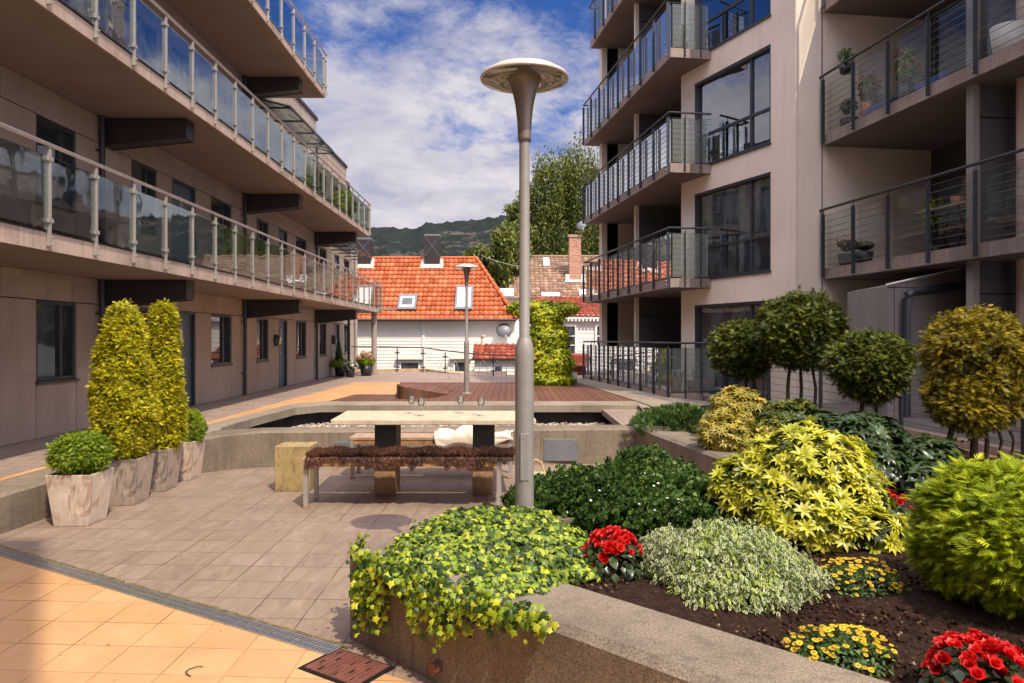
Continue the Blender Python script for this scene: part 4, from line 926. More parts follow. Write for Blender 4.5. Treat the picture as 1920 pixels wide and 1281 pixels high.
# annex
an = thing('lean_to_annex', 'small white lean-to with a dark red tiled roof beside the white house', 'annex', (-.9, 33.6, -2.5))
mb = MB(); mb.box(-1.65, .35, 33.1, 36.0, -2.5, .78); mb.build('annex_core', M['white_paint'], an); clap('clapboard_wall', -1.66, .36, 33.08, -2.5, .76, M['white_paint'], an, .15)
pantiles('roof', (-1.75, 34.3, 1.42), (1, 0, 0), (0, -1.4, -.66), 9, 5, M['roof_red'], an, tw=.245, tl=.31)
mb = MB(); mb.box(-1.8, .5, 32.86, 32.94, .70, .77); mb.build('gutter', M['beam'], an)
mb = MB(); mb.box(-.75, -.45, 33.03, 33.07, -.25, .42); mb.build('window', M['frame'], an)
mb = MB(); mb.tube([(-1.35, 34.2, 1.2), (-1.35, 34.2, 1.75)], .08, 10); mb.tube([(-1.35, 34.2, 1.74), (-1.35, 34.2, 1.82)], .13, 10); mb.build('vent_pipe', plain('cream_vent', (.7, .6, .4), .7), an)
# brown roofed house
h2 = thing('tiled_roof_house', 'house with a brown grey tiled roof and a tall brick chimney behind the creeper', 'house', (4, 50, -2.5))
mb = MB(); mb.box(-1.2, 12, 45.8, 54, -2.5, 4.1); mb.build('wall', M['white_paint'], h2)
D2 = Vector((0, -4.6, -3.0)); L2 = D2.length
pantiles('roof', (-2.2, 50, 7.08), (1, 0, 0), tuple(D2), 46, 16, M['roof_brown'], h2, clip=lambda x, y: x - 2.2 > .1 - (y / L2) * 2.3, tw=.28, tl=L2 / 16)
mb = MB(); mb.add([(.1, 50, 7.06), (-2.2, 45.4, 4.06), (-2.2, 54.6, 4.06), (12, 50, 7.06), (12, 54.6, 4.06)], [(0, 2, 1), (0, 3, 4, 2)]); mb.build('roof_rear', M['roof_brown'], h2)
mb = MB(); mb.tube([(.1, 50, 7.14), (-2.2, 45.4, 4.12)], .11, 8); mb.tube([(.1, 50, 7.12), (11, 50, 7.12)], .10, 8); mb.build('ridge_tiles', M['roof_brown'], h2)
mb = MB(); mb.box(3.63, 4.36, 47.2, 47.9, 4.9, 8.05); chm = mb.build('chimney', M['brick'], h2); mb = MB(); mb.box(3.57, 4.42, 47.14, 47.96, 8.05, 8.2); mb.build('chimney_cap', M['brick'], chm)
mb = MB(); mb.add([(3.35, 46.98, 5.2), (4.65, 46.98, 5.2), (4.6, 47.5, 5.55), (3.4, 47.5, 5.55)], [(0, 1, 2, 3)]); mb.box(3.38, 3.62, 47.1, 47.2, 5.25, 5.7); mb.box(4.37, 4.62, 47.1, 47.2, 5.25, 5.7); mb.build('flashing', M['white_paint'], chm)
def rf2(x, t, off=.06): p = Vector((x, 50, 7.08)) + D2 * t; return p + Vector((0, 3.0, 0)).normalized() * 0 + Vector((0, -.55, .83)) * off
for (x0, x1, t0, t1) in ((2.05, 2.45, .08, .28), (-.75, .1, .84, 1.0), (1.8, 2.9, .93, 1.0), (4.1, 5.2, .86, .97), (.55, .95, .1, .3)):
    mb = MB(); a = [rf2(x0, t1, .02), rf2(x1, t1, .02), rf2(x1, t0, .02), rf2(x0, t0, .02), rf2(x0, t1, .2), rf2(x1, t1, .2), rf2(x1, t0, .2), rf2(x0, t0, .2)]
    mb.add([tuple(p) for p in a], [(4, 5, 6, 7), (0, 1, 5, 4), (1, 2, 6, 5), (2, 3, 7, 6), (3, 0, 4, 7)]); mb.build('skylight', M['white_trim'], h2)
dish('satellite_dish', (4.35, 47.0, 8.75), .34, 'small pale satellite dish above the brick chimney top', R(-30))
# red roofed white house right of the creeper
h3 = thing('wooden_house', 'white clapboard house with a dark red roof and scalloped fascia behind the creeper', 'house', (4, 39, -2.5))
mb = MB(); mb.box(1.5, 8, 37.12, 41, -2.5, 2.85); mb.build('wall_core', M['white_paint'], h3)
clap('clapboard_wall', 1.5, 8, 37.1, -2.5, 2.5, M['white_paint'], h3, .22)
pantiles('roof', (1.2, 39.4, 3.86), (1, 0, 0), (0, -2.6, -1.1), 26, 9, M['roof_red'], h3, tw=.26, tl=.315)
mb = MB(); mb.box(1.3, 8, 36.8, 36.84, 2.62, 2.82)
k = 1.3
while k < 7: mb.prism([(k, 36.8), (k + .09, 36.8), (k + .09, 36.84), (k, 36.84)], 2.5, 2.62); k += .18
mb.build('scalloped_fascia', M['white_trim'], h3)
for (a, b) in ((2.55, 3.12), (4.22, 4.85)):
    mb = MB(); y = 37.0; z0, z1 = .85, 2.25; mb.box(a - .1, a, y, y + .08, z0 - .08, z1 + .12); mb.box(b, b + .1, y, y + .08, z0 - .08, z1 + .12); mb.box(a, b, y, y + .08, z1, z1 + .12); mb.box(a, b, y, y + .08, z0 - .08, z0); mb.box(a, b, y, y + .06, 1.75, 1.80); mb.box(a, b, y, y + .06, 1.30, 1.34)
    ww = mb.build('window', M['white_trim'], h3); mb = MB(); mb.box(a, b, y + .03, y + .05, z0, z1); mb.build('pane', M['wglass'], ww)
mb = MB(); mb.box(1.5, 3.6, 33.5, 34.0, -2.5, .9); mb.prism([(1.4, 33.2), (3.7, 33.2), (3.7, 35.6), (1.4, 35.6)], [.42, .42, .88, .88], [.5, .5, .95, .95]); tag(mb.build('garden_shed', M['roof_red']), 'low dark red shed roof below the white house, right of the creeper', 'shed')

# ------------------------------------------------------------------ hills
def hills():
    pr_ = [(-420, 416), (690, 420), (735, 417), (772, 423), (800, 409), (835, 410), (880, 404), (930, 398), (980, 394), (1060, 385), (1200, 380), (1600, 400), (2400, 430)]
    xs = np.linspace(-900, 1150, 340); nr = 70; V = []; rr = np.random.default_rng(5)
    for j in range(nr):
        t = j / (nr - 1); Y = 350 + 750 * t
        for x in xs:
            px = 960 + 1400 * x / 1100; y = np.interp(px, [p[0] for p in pr_], [p[1] for p in pr_]); H = (633 - y) / 1400 * 1100
            z = -5 + H * (t ** 1.15) + 9 * math.sin(x * .021 + t * 7) * t * (1 - t) * 2 + 6 * math.sin(x * .05 - t * 13) * t * (1 - t) + rr.normal() * 1.6 * min(1, t * 3)
            V.append((x * (.35 + .65 * t), Y, z))
    n = len(xs); F = [(j * n + i, j * n + i + 1, (j + 1) * n + i + 1, (j + 1) * n + i) for j in range(nr - 1) for i in range(n - 1)]
    mb = MB(); mb.add(V, F, True); return mb.build('hills', M['forest'])
struct(hills())

# ------------------------------------------------------------------ trees beyond
def tree(name, label, base, trunks, ells, n, leaf, mat, seed, cat='tree', group=None, tmpl=None, lo=.45, rough=.22, fl=5.0):
    t = thing(name, label, cat, base, group); bx, by, bz = base; mb = MB(); r = random.Random(seed)
    for (p0, p1, r0, r1) in trunks:
        a = Vector(p0); b = Vector(p1); mid = a.lerp(b, .5) + Vector((r.uniform(-.06, .06), r.uniform(-.06, .06), 0)) * (b - a).length; mb.tube([a, mid, b], [r0, (r0 + r1) / 2, r1], 8)
    mb.build('trunk', M['bark'], t)
    P, N = ell_points(ells, n, seed, lo, rough, fl=fl); D = rand_dirs(len(P), seed + 1); Z = N * .6 + D + UP * .3; Yd = D + N * .5
    rnd = np.clip(np.random.default_rng(seed).normal(.45, .2, len(P)) + .25 * lump((P - P.mean(0)), seed + 9, 1.2), 0, 1)
    scatter('crown', tmpl or T_leaf(.55, .1, .1), P, Z, Yd, leaf * np.random.default_rng(seed + 2).uniform(.6, 1.3, len(P)), [mat], t, rnd); return t
def spires(cx, cy, w_, z0, z1, k, seed, rad=1.0):
    r = random.Random(seed); E = []
    for i in range(k):
        x = cx + w_ * (i / (k - 1) - .5) * 1.9; env = 1 - (abs(i / (k - 1) - .5) * 1.5) ** 2.2 * .55; top = z0 + (z1 - z0) * env * r.uniform(.86, 1.0); zb = z0 + (z1 - z0) * r.uniform(.25, .5); hh = (top - zb) / 2
        E.append((x + r.uniform(-.3, .3), cy + r.uniform(-2, 2), (top + zb) / 2, rad * r.uniform(.6, .95), rad * r.uniform(.7, 1.1), hh))
    return E
E = spires(4.9, 62, 4.6, 4, 18.2, 11, 3, 1.15) + [(3.8, 62, 8, 3.0, 2.6, 4.2), (7.0, 62, 8.5, 3.2, 2.6, 5.0), (9.8, 63, 8, 2.6, 2.6, 5), (1.3, 61, 9.6, 1.5, 1.4, 1.3), (.2, 61, 12.2, .9, .8, .55), (2.4, 62, 12, 1.4, 1.4, 3)]
tree('poplar_tree', 'tall ragged poplar with many pointed shoots behind the brick chimney', (4.5, 62, -2.5), [((4.5, 62, -2.5), (4.5, 62, 7), .5, .35), ((4.5, 62, 6), (2.4, 62, 14), .22, .06), ((4.5, 62, 6), (6.6, 62, 15), .22, .06), ((4.5, 62, 7), (4.4, 62, 16), .2, .05), ((3.5, 62, 8), (.6, 61, 11.8), .12, .03)], E, 60000, .23, M['poplar'], 21, 'tree', lo=.25, rough=.4, fl=8)
E = [(-1.9, 46, 6.9, 1.0, .9, .55), (-1.0, 46.5, 6.3, 1.2, .9, .8), (-.5, 46, 7.8, .8, .8, 1.0), (-.9, 47, 5.2, 1.0, .9, .9), (.2, 48, 7.0, 1.0, .9, 1.4), (-2.3, 46, 6.6, .5, .5, .4), (0.6, 49, 8.4, .9, .9, 1.3)]
tree('leafy_tree', 'loose pale green tree leaning left between the orange and brown roofs', (.3, 52, -2.5), [((.3, 52, -2.5), (.2, 52, 6), .25, .15), ((.2, 52, 5.5), (-1.6, 46.5, 6.7), .08, .03), ((.2, 52, 5.5), (-.4, 46.5, 7.9), .08, .03)], E, 9000, .24, M['poplar'], 31, lo=.3, rough=.3)
E = [(10.2, 56, 9, 2.2, 2, 4.6), (8.2, 56, 7, 1.6, 1.6, 3), (8.4, 55, 4.6, 2, 1.6, 2)]
tree('broad_tree', 'dense green tree seen at the far end of the beige block', (9.6, 56, -2.5), [((9.6, 56, -2.5), (9.6, 56, 8), .35, .15)], E, 9000, .28, M['poplar'], 41)

# ------------------------------------------------------------------ far railing, racks, creeper
fr_ = thing('curved_railing', 'thin dark railing with cross-clamped posts along the far terrace edge', 'railing', (-3, 29, .34))
pathp = [(-6.5, 29.6, 1.34), (-5.0, 29.6, 1.33), (-3.5, 29.4, 1.30), (-2.6, 28.6, 1.2), (-1.6, 27.4, 1.12), (-.1, 25.8, 1.07), (1.2, 24.5, 1.05)]
mb = MB(); mb.tube(pathp, .022, 8); mb.build('handrail', M['dark_metal'], fr_)
for x, y in ((-6.6, 29.6), (-5.55, 29.6), (-4.55, 29.6), (-3.5, 29.4), (-2.55, 28.5), (-.66, 26.4), (1.0, 24.7)):
    zr = np.interp(x, [p[0] for p in pathp], [p[2] for p in pathp]); mb = MB(); mb.box(x - .02, x + .02, y - .02, y + .02, .34, zr - .04)
    for zc in (.5, zr - .25): mb.box(x - .09, x + .09, y - .03, y + .03, zc, zc + .05)
    mb.build('railing_post', M['dark_metal'], fr_)
mb = MB(); mb.prism([(-6.3, 29.75), (-3.4, 29.55), (-2.4, 28.5), (-1.2, 27.0), (1.3, 24.6), (1.45, 24.8), (-1.0, 27.3), (-2.2, 28.8), (-3.3, 29.9), (-6.3, 30.1)], -2.5, [.42, .46, .36, .345, .34, .34, .345, .36, .46, .42]); tag(mb.build('terrace_parapet', plain('ochre_concrete_kerb', (.50, .34, .19), .85, var=.25)), 'low curving ochre concrete kerb under the far railing', 'kerb')
rx = [(-2.26, 24.6), (-1.9, 24.6), (-.95, 24.6), (-.5, 24.6), (-.05, 24.6)]
r0 = None
labs = ['leftmost tall thin steel bicycle hoop near the far lamp post', 'steel bicycle hoop just left of the far lamp post', 'steel bicycle hoop in front of the red lean-to roof, left of three', 'steel bicycle hoop below the large satellite dish, middle of three', 'rightmost steel bicycle hoop, next to the main lamp pole']
for i, (x, y) in enumerate(rx):
    if r0 is None:
        r0 = thing('bicycle_hoop', labs[0], 'bicycle rack', (x, y, .335), 'bicycle hoops in front of the white house'); mb = MB()
        mb.tube([(x - .17, y, .335), (x - .13, y, .62), (x - .07, y, .87), (x, y, .95), (x + .07, y, .87), (x + .13, y, .62), (x + .17, y, .335)], .010, 6); mb.build('hoop', M['galv'], r0)
        mb = MB(); mb.box(x - .2, x + .2, y - .03, y + .03, .336, .345); mb.build('foot_plate', M['galv'], r0)
    else: dup(r0, None, (x, y, .335), labs[i])
cr = thing('creeper_column', 'tall post smothered in bright yellow green creeper at the back of the deck', 'climbing plant', (1.02, 20.3, .42))
mb = MB(); mb.tube([(1.02, 20.3, .42), (1.05, 20.3, 2.7)], .06, 8); mb.tube([(-.1, 20.3, 2.58), (1.9, 20.3, 2.52)], .012, 5); mb.build('support_post', M['bark'], cr)
E = [(1.05, 20.3, 1.05, .60, .5, .62), (.98, 20.3, 1.75, .56, .45, .55), (.85, 20.3, 2.35, .62, .4, .35), (.45, 20.3, 2.55, .55, .35, .16), (1.45, 20.3, 2.5, .38, .3, .18), (1.05, 20.2, .58, .62, .5, .22), (.2, 20.3, 2.45, .35, .25, .14)]
P, N = ell_points(E, 13000, 61, .7, .22, fl=6, zmin=.43); D = rand_dirs(len(P), 62)
scatter('foliage', T_ivy(), P, N + D * .6 + UP * .3, -UP + D * .5 + N * .3, RNG.uniform(.045, .085, len(P)), [M['creeper']], cr, np.clip(RNG.normal(.55, .25, len(P)) + .25 * lump(P * 2.2, 8, 1.5), 0, 1))

# ------------------------------------------------------------------ lamp posts
def lamp(loc, label):
    t = thing('lamp_post', label, 'lamp post', loc, 'mushroom lamp posts'); x, y, z = loc
    mb = MB(); mb.lathe([(.060, -.08), (.060, 1.05), (.062, 1.12), (.060, 1.16), (.045, 1.215), (.034, 1.235), (.0335, 2.50)], loc, 32); mb.build('pole', M['lamp_grey'], t)
    mb = MB(); mb.lathe([(.0335, 2.49), (.042, 2.49), (.042, 2.515), (.042, 2.53), (.047, 2.62), (.058, 2.72), (.078, 2.81), (.105, 2.885), (.113, 2.89), (.0, 2.89)], loc, 40); mb.build('stem_cone', M['lamp_top'], t)
    mb = MB(); mb.lathe([(.0, 2.985), (.06, 2.983), (.15, 2.97), (.22, 2.945), (.27, 2.915), (.284, 2.895), (.283, 2.886), (.272, 2.884), (.265, 2.89), (.20, 2.925), (.12, 2.95), (.0, 2.96)], loc, 48); mb.build('lamp_head', plain('cream_lamp_shell', (.50, .44, .36), .35, .1, var=.06), t)
    mb = MB(); mb.lathe([(.113, 2.888), (.15, 2.878), (.22, 2.872), (.268, 2.884)], loc, 48); mb.build('clear_cover', glassmat('lamp_lens', (.85, .8, .72), 1.4, .08), t)
    mb = MB(); mb.box(x - .028, x + .028, y - .064, y - .05, z + .32, z + .62); h_ = mb.build('service_hatch', M['lamp_grey'], t, .004)
    mb = MB(); mb.tube([(x, y - .067, z + .59), (x, y - .062, z + .59)], .007, 8); mb.build('screw', M['steel'], h_)
    mb = MB(); mb.lathe([(.0, .0), (.12, .0), (.12, .012), (.062, .018)], loc, 24); mb.build('base_flange', M['galv'], t)
    return t
LP = lamp((.08, 4.80, .47), 'tall grey mushroom-headed lamp post standing in the planter, close to the viewer')
dup(LP, None, (-1.045, 17.2, .415), 'smaller-looking mushroom lamp post on the brown deck before the orange roof')

# ------------------------------------------------------------------ table, benches, block
tb = thing('garden_table', 'long outdoor table with a thick pale stone top on two slab legs', 'table', (-.8, 8.2, 0))
mb = MB(); mb.prism([(-1.875, 7.71), (.25, 7.71), (.20, 8.68), (-1.92, 8.68)], .795, .85); mb.build('tabletop', M['table'], tb, .008)
for x0 in (-1.485, -.428):
    mb = MB(); mb.box(x0, x0 + .225, 8.05, 8.42, 0, .44); lg = mb.build('leg', M['leg_wood'], tb, .008)
    mb = MB(); mb.box(x0 + .004, x0 + .235, 8.045, 8.40, .44, .794); mb.build('leg_upper', M['leg_dark'], lg, .006)
def bench(label, x0, x1, y0, y1, h=.5):
    t = thing('bench', label, 'bench', ((x0 + x1) / 2, (y0 + y1) / 2, 0), 'low benches at the stone table')
    nb = 4; wdt = (y1 - y0) / nb
    mb = MB()
    for k in range(nb): mb.box(x0 - .01, x1 + .01, y0 + k * wdt + .003, y0 + (k + 1) * wdt - .003, h - .036, h - random.uniform(0, .003))
    mb.build('seat', M['bench_wood'], t, .004)
    mb = MB(); mb.box(x0 + .05, x1 - .05, y0 + .01, y0 + .045, h - .085, h - .038); mb.box(x0 + .05, x1 - .05, y1 - .045, y1 - .01, h - .085, h - .038); mb.box(x0 + .01, x0 + .05, y0 + .05, y1 - .05, h - .085, h - .038); mb.box(x1 - .05, x1 - .01, y0 + .05, y1 - .05, h - .085, h - .038); mb.build('seat_frame', M['rust'], t)
    for x in (x0 + .005, x1 - .047):
        for y in (y0 + .005, y1 - .047):
            mb = MB(); mb.box(x, x + .042, y, y + .042, 0.012, h - .038); lg = mb.build('leg', M['galv'], t)
            mb = MB(); mb.box(x - .003, x + .045, y - .003, y + .045, 0, .014); mb.build('foot', M['rust'], lg)
    return t
bench('low wooden bench in front of the table, covered with brown sheepskins', -2.08, -.105, 7.42, 7.86)
bench('low wooden bench behind the stone table with a cream blanket on it', -1.95, .0, 8.98, 9.40)
# sheepskins
def fur(name, label, x0, x1, seed, drop, dense):
    r = np.random.default_rng(seed); n = dense; u = r.random(n); v = r.random(n)
    X = x0 + (x1 - x0) * u; edge = .085 * np.sin(u * 9 + seed) + .04 * np.sin(u * 23) + .03 * np.sin(u * 57)
    w_ = v * (.44 + drop) ; Yv = np.where(w_ < .42, 7.84 - w_, 7.396); Zv = np.where(w_ < .42, .505, .505 - (w_ - .42) - 0)
    keep = (w_ < .42 + np.maximum(0, drop * (0.75 + 8 * edge))); X = X[keep]; Yv = Yv[keep]; Zv = Zv[keep]; ww = w_[keep]; n = len(X)
    onfront = ww > .415; P = np.stack([X, Yv + r.normal(0, .004, n), Zv + .012 * np.sin(X * 20) * (~onfront) + .012], 1)
    D = rand_dirs(n, seed + 1); Yd = D * .55 + np.where(onfront[:, None], np.array([0, -.35, -1.0]), np.array([0, -.35, .75])); Z = np.cross(Yd, rand_dirs(n, seed + 2))
    strand = ([(-.07, 0, 0), (.07, 0, 0), (.06, .5, .03), (-.06, .5, .03), (0, 1, .0)], [(0, 1, 2, 3), (3, 2, 4)], [0, 0])
    rn = np.clip(np.where(onfront, .18, .62) + r.normal(0, .2, n), 0, 1); rn = np.clip(r.normal(.45, .25, n) + .2 * np.sin(X * 9), 0, 1)
    t = thing(name, label, 'sheepskin', ((x0 + x1) / 2, 7.65, .5), 'sheepskins on the front bench')
    mb = MB(); m_ = 24; vs = []
    for i in range(m_ + 1):
        x = x0 + (x1 - x0) * i / m_; dz = drop * .6 * (0.7 + .3 * math.sin(i * 1.7)); vs += [(x, 7.85, .503), (x, 7.64, .52 + .006 * math.sin(i)), (x, 7.425, .508), (x, 7.408, .495), (x, 7.408, .50 - dz * .5)]
    mb.add(vs, [(i * 5 + k, (i + 1) * 5 + k, (i + 1) * 5 + k + 1, i * 5 + k + 1) for i in range(m_) for k in range(4)], True); mb.build('hide', plain('dark_hide', (.06, .03, .02), .9), t)
    scatter('wool', strand, P, Z, Yd, r.uniform(.030, .060, n) * np.where(onfront, .75, 1.0), [M['fur']], t, rn); return t
fur('sheepskin', 'brown long-haired sheepskin on the left half of the front bench', -2.05, -.98, 71, .085, 22000)
fur('sheepskin', 'darker shaggy sheepskin on the right half of the front bench', -1.02, .02, 72, .105, 22000)
# blanket
def blanket():
    mb = MB(); nx, ny = 46, 26; V = []; r = random.Random(4)
    for i in range(nx):
        u = i / (nx - 1); x = -.93 + .93 * u
        for j in range(ny):
            v = j / (ny - 1); s = v * .72
            amp = .012 + .032 * math.exp(-((u - .38) / .2) ** 2) + .02 * math.exp(-((u - .1) / .1) ** 2)
            fold = amp * (1 + math.sin(u * 13 + v * 5)) + .045 * math.exp(-((u - .33 - .25 * v) / .05) ** 2) + .008 * math.sin(u * 31 + v * 9) + .009 * math.sin(u * 17 - v * 23 + 2 * math.sin(u * 9)) + .006 * abs(math.sin(u * 41 + v * 15))
            hem = .20 if u < .55 else max(.03, .20 - (u - .55) * .45)
            if s < .44: y = 9.42 - s; z = .505 + fold * (.5 + .9 * math.sin(math.pi * v))
            else:
                q = (s - .44) / .28 * hem; y = 8.968 - .35 * fold - .01; z = .50 + fold * .6 * (1 - q / .2) - q
            V.append((x + .015 * math.sin(v * 9), y, z))
    F = [(i * ny + j, (i + 1) * ny + j, (i + 1) * ny + j + 1, i * ny + j + 1) for i in range(nx - 1) for j in range(ny - 1)]; mb.add(V, F, True); o = mb.build('blanket', M['cloth'])
    s = o.modifiers.new('solid', 'SOLIDIFY'); s.thickness = .006; s.offset = 1; return o
tag(blanket(), 'cream wool blanket thrown over the rear bench', 'blanket')
# stool block
mb = MB(); mb.box(-2.62, -2.235, 8.24, 8.60, 0, .5); tag(mb.build('stone_block', M['block'], None, .008), 'square yellowish stone block seat with mossy stains beside the table', 'stool')
# wine glasses
def wine(loc, label, fill):
    x, y, z = loc; t = thing('wine_glass', label, 'wine glass', loc, 'wine glasses on the stone table')
    mb = MB(); mb.lathe([(.0, .002), (.034, .002), (.034, .004), (.006, .009), (.0035, .02), (.0035, .082), (.008, .090), (.026, .108), (.037, .130), (.039, .150), (.034, .178), (.029, .195), (.028, .195), (.033, .177), (.0375, .150), (.0355, .131), (.024, .109), (.0, .094)], loc, 24); mb.build('glass_bowl', M['wineglass'], t)
    mb = MB(); mb.lathe([(.0, .096), (.022, .1095), (.034, .1315), (.036, .131 + fill), (.0, .131 + fill)], loc, 24); mb.build('white_wine', M['wine'], t)
    return t
wine((-1.125, 8.36, .85), 'wine glass at the back left of the table, leftmost of four', .012); wine((-.985, 8.10, .85), 'wine glass at the front left, second from the left on the table', .008)
wine((-.578, 8.38, .85), 'wine glass at the back right, third from the left on the table', .012); wine((-.336, 8.12, .85), 'wine glass nearest the lamp pole, rightmost of the four on the table', .008)
# basket by the pole
bs = thing('picnic_basket', 'pale green basket with a curved tan handle standing beside the lamp pole', 'basket', (.27, 8.2, 0))
mb = MB(); mb.frus(.27, 8.2, 0, .22, .085, .07, .10, .08); mb.build('basket_body', plain('pale_green_basket', (.42, .42, .20), .8), bs, .01)
mb = MB(); mb.tube([(.18, 8.2, .2), (.2, 8.2, .30), (.26, 8.2, .365), (.32, 8.2, .33), (.365, 8.2, .2)], .010, 8); mb.build('handle', plain('tan_handle', (.55, .35, .15), .6), bs)
mb = MB(); mb.frus(.25, 8.115, .02, .14, .05, .006, .055, .006); mb.build('cloth', M['white_trim'], bs)

# ------------------------------------------------------------------ pots and potted conifers
def pot(cx, cy, label, mat, h=.47, b=.155, tp=.205, group='tapered planters by the patio kerb'):
    t = thing('tapered_pot', label, 'plant pot', (cx, cy, 0), group)
    mb = MB(); o_ = [(b, 0), (tp, h), (tp - .022, h), (tp - .03, h - .05)]; vs = []
    for r_, z in o_: vs += [(cx - r_, cy - r_, z), (cx + r_, cy - r_, z), (cx + r_, cy + r_, z), (cx - r_, cy + r_, z)]
    fs = [(k * 4 + i, k * 4 + (i + 1) % 4, (k + 1) * 4 + (i + 1) % 4, (k + 1) * 4 + i) for k in range(3) for i in range(4)] + [(3, 2, 1, 0)]
    mb.add(vs, fs); mb.build('pot_body', mat, t, .006)
    mb = MB(); mb.box(cx - tp + .028, cx + tp - .028, cy - tp + .028, cy + tp - .028, h - .07, h - .04); mb.build('potting_soil', M['soil'], t); return t
pot(-3.97, 6.87, 'stained white tapered pot nearest the viewer, holding a small round bush', M['pot_white'])
pot(-3.98, 7.70, 'weathered grey tapered pot with dark stains, second from the front', M['pot_grey'], .475)
pot(-3.98, 8.37, 'weathered grey tapered pot with a black patch at its foot, third from the front', M['pot_grey'], .47)
pot(-3.98, 9.02, 'off-white tapered pot at the far end of the row, holding a small bush', M['pot_white'], .465)
def conifer(name, label, cx, cy, z0, z1, prof, n, s, mat, seed, cat='conifer', rough=.12, extra=None):
    t = thing(name, label, cat, (cx, cy, z0)); mb = MB(); mb.tube([(cx, cy, z0 - .02), (cx, cy, z0 + (z1 - z0) * .8)], [.03, .012], 8); mb.build('trunk', M['bark'], t)
    P, N = prof_points(cx, cy, z0, z1, prof, int(n * 1.5), seed, .62, .20); s = s * .85; D = rand_dirs(len(P), seed + 1); dn = RNG.random((len(P), 1))
    P, N = P[:int(n * .135)], N[:int(n * .135)]; P, Z, Yd, tone = tufts(P, N, 13, .062, seed + 7)
    rn = np.clip(np.random.default_rng(seed).normal(.5, .2, len(P)) + tone, 0, 1)
    scatter('foliage', T_spray(), P, Z, Yd, s * np.random.default_rng(seed + 2).uniform(.6, 1.25, len(P)), [mat], t, rn); return t
def pr1(R_, pts):
    xs = [p[0] for p in pts]; ys = [p[1] for p in pts]; return lambda t: float(np.interp(t, xs, ys)) * R_
conifer('columnar_conifer', 'broad golden columnar conifer in the second pot, left of the pair', -4.01, 7.70, .45, 2.03, pr1(.285, [(0, .45), (.08, .85), (.2, 1), (.42, .97), (.6, .82), (.8, .66), (.92, .48), (1, .2)]), 17000, .068, M['thuja_gold'], 81)
conifer('columnar_conifer', 'slimmer golden columnar conifer with a reddish tip, right of the pair', -3.91, 8.37, .45, 2.08, pr1(.195, [(0, .45), (.08, .85), (.25, 1), (.5, .92), (.75, .72), (.9, .58), (.96, .45), (1, .1)]), 15000, .066, M['thuja_gold'], 82)
def bush(name, label, ells, n, s, mat, seed, tmpl, base, tuft=0, zmin=None, lo=.7, rough=.1, outw=.9, up=.5, jit=.6, flat=False, cat='shrub', group=None, smooth=False, fl=4.0, stem=True, mats=None):
    t = thing(name, label, cat, base, group); c = np.array(base)
    if stem:
        mb = MB(); r = random.Random(seed)
        for k in range(9):
            e = random.Random(seed + k).choice(ells); q = Vector((e[0] + r.uniform(-.6, .6) * e[3], e[1] + r.uniform(-.6, .6) * e[4], e[2] + r.uniform(-.2, .4) * e[5])); mb.tube([(base[0] + r.uniform(-.03, .03), base[1] + r.uniform(-.03, .03), base[2] - .03), q], [.010, .004], 5)
        mb.build('stems', M['bark'], t)
    P, N = ell_points(ells, n, seed, lo, rough, zmin=zmin, fl=fl, upbias=.25); D = rand_dirs(len(P), seed + 1)
    if flat: Z = N * outw + UP * up + D * jit; Yd = D * .8 - UP * .35 + N * .45
    else: Yd = N * outw + UP * up + D * jit; Z = np.cross(N + D * .6, UP + D * .6) + D * .3
    rn = np.clip(np.random.default_rng(seed + 4).normal(.5, .24, len(P)) + .18 * lump(P * 6, seed, 1.0), 0, 1)
    if tuft: P, Z, Yd, tone = tufts(P[:int(n / tuft)], N[:int(n / tuft)], tuft, s * 1.0, seed + 7, up); N = Yd; rn = np.clip(np.random.default_rng(seed).normal(.5, .2, len(P)) + tone, 0, 1)
    scatter('foliage', tmpl, P, Z, Yd, s * np.random.default_rng(seed + 2).uniform(.65, 1.25, len(P)), mats or [mat], t, rn, smooth); return t, P, N
bush('round_bush', 'small bright green ball bush in the nearest white pot', [(-3.97, 6.87, .63, .235, .23, .19)], 6500, .048, M['ball'], 90, T_spray(), (-3.97, 6.87, .43), tuft=10, up=.3, rough=.12)
bush('round_bush', 'small bright green bush in the far pot, half hidden by the conifers', [(-3.93, 9.0, .60, .20, .19, .21)], 4000, .055, M['ball'], 91, T_spray(), (-3.97, 9.02, .43), up=.3)

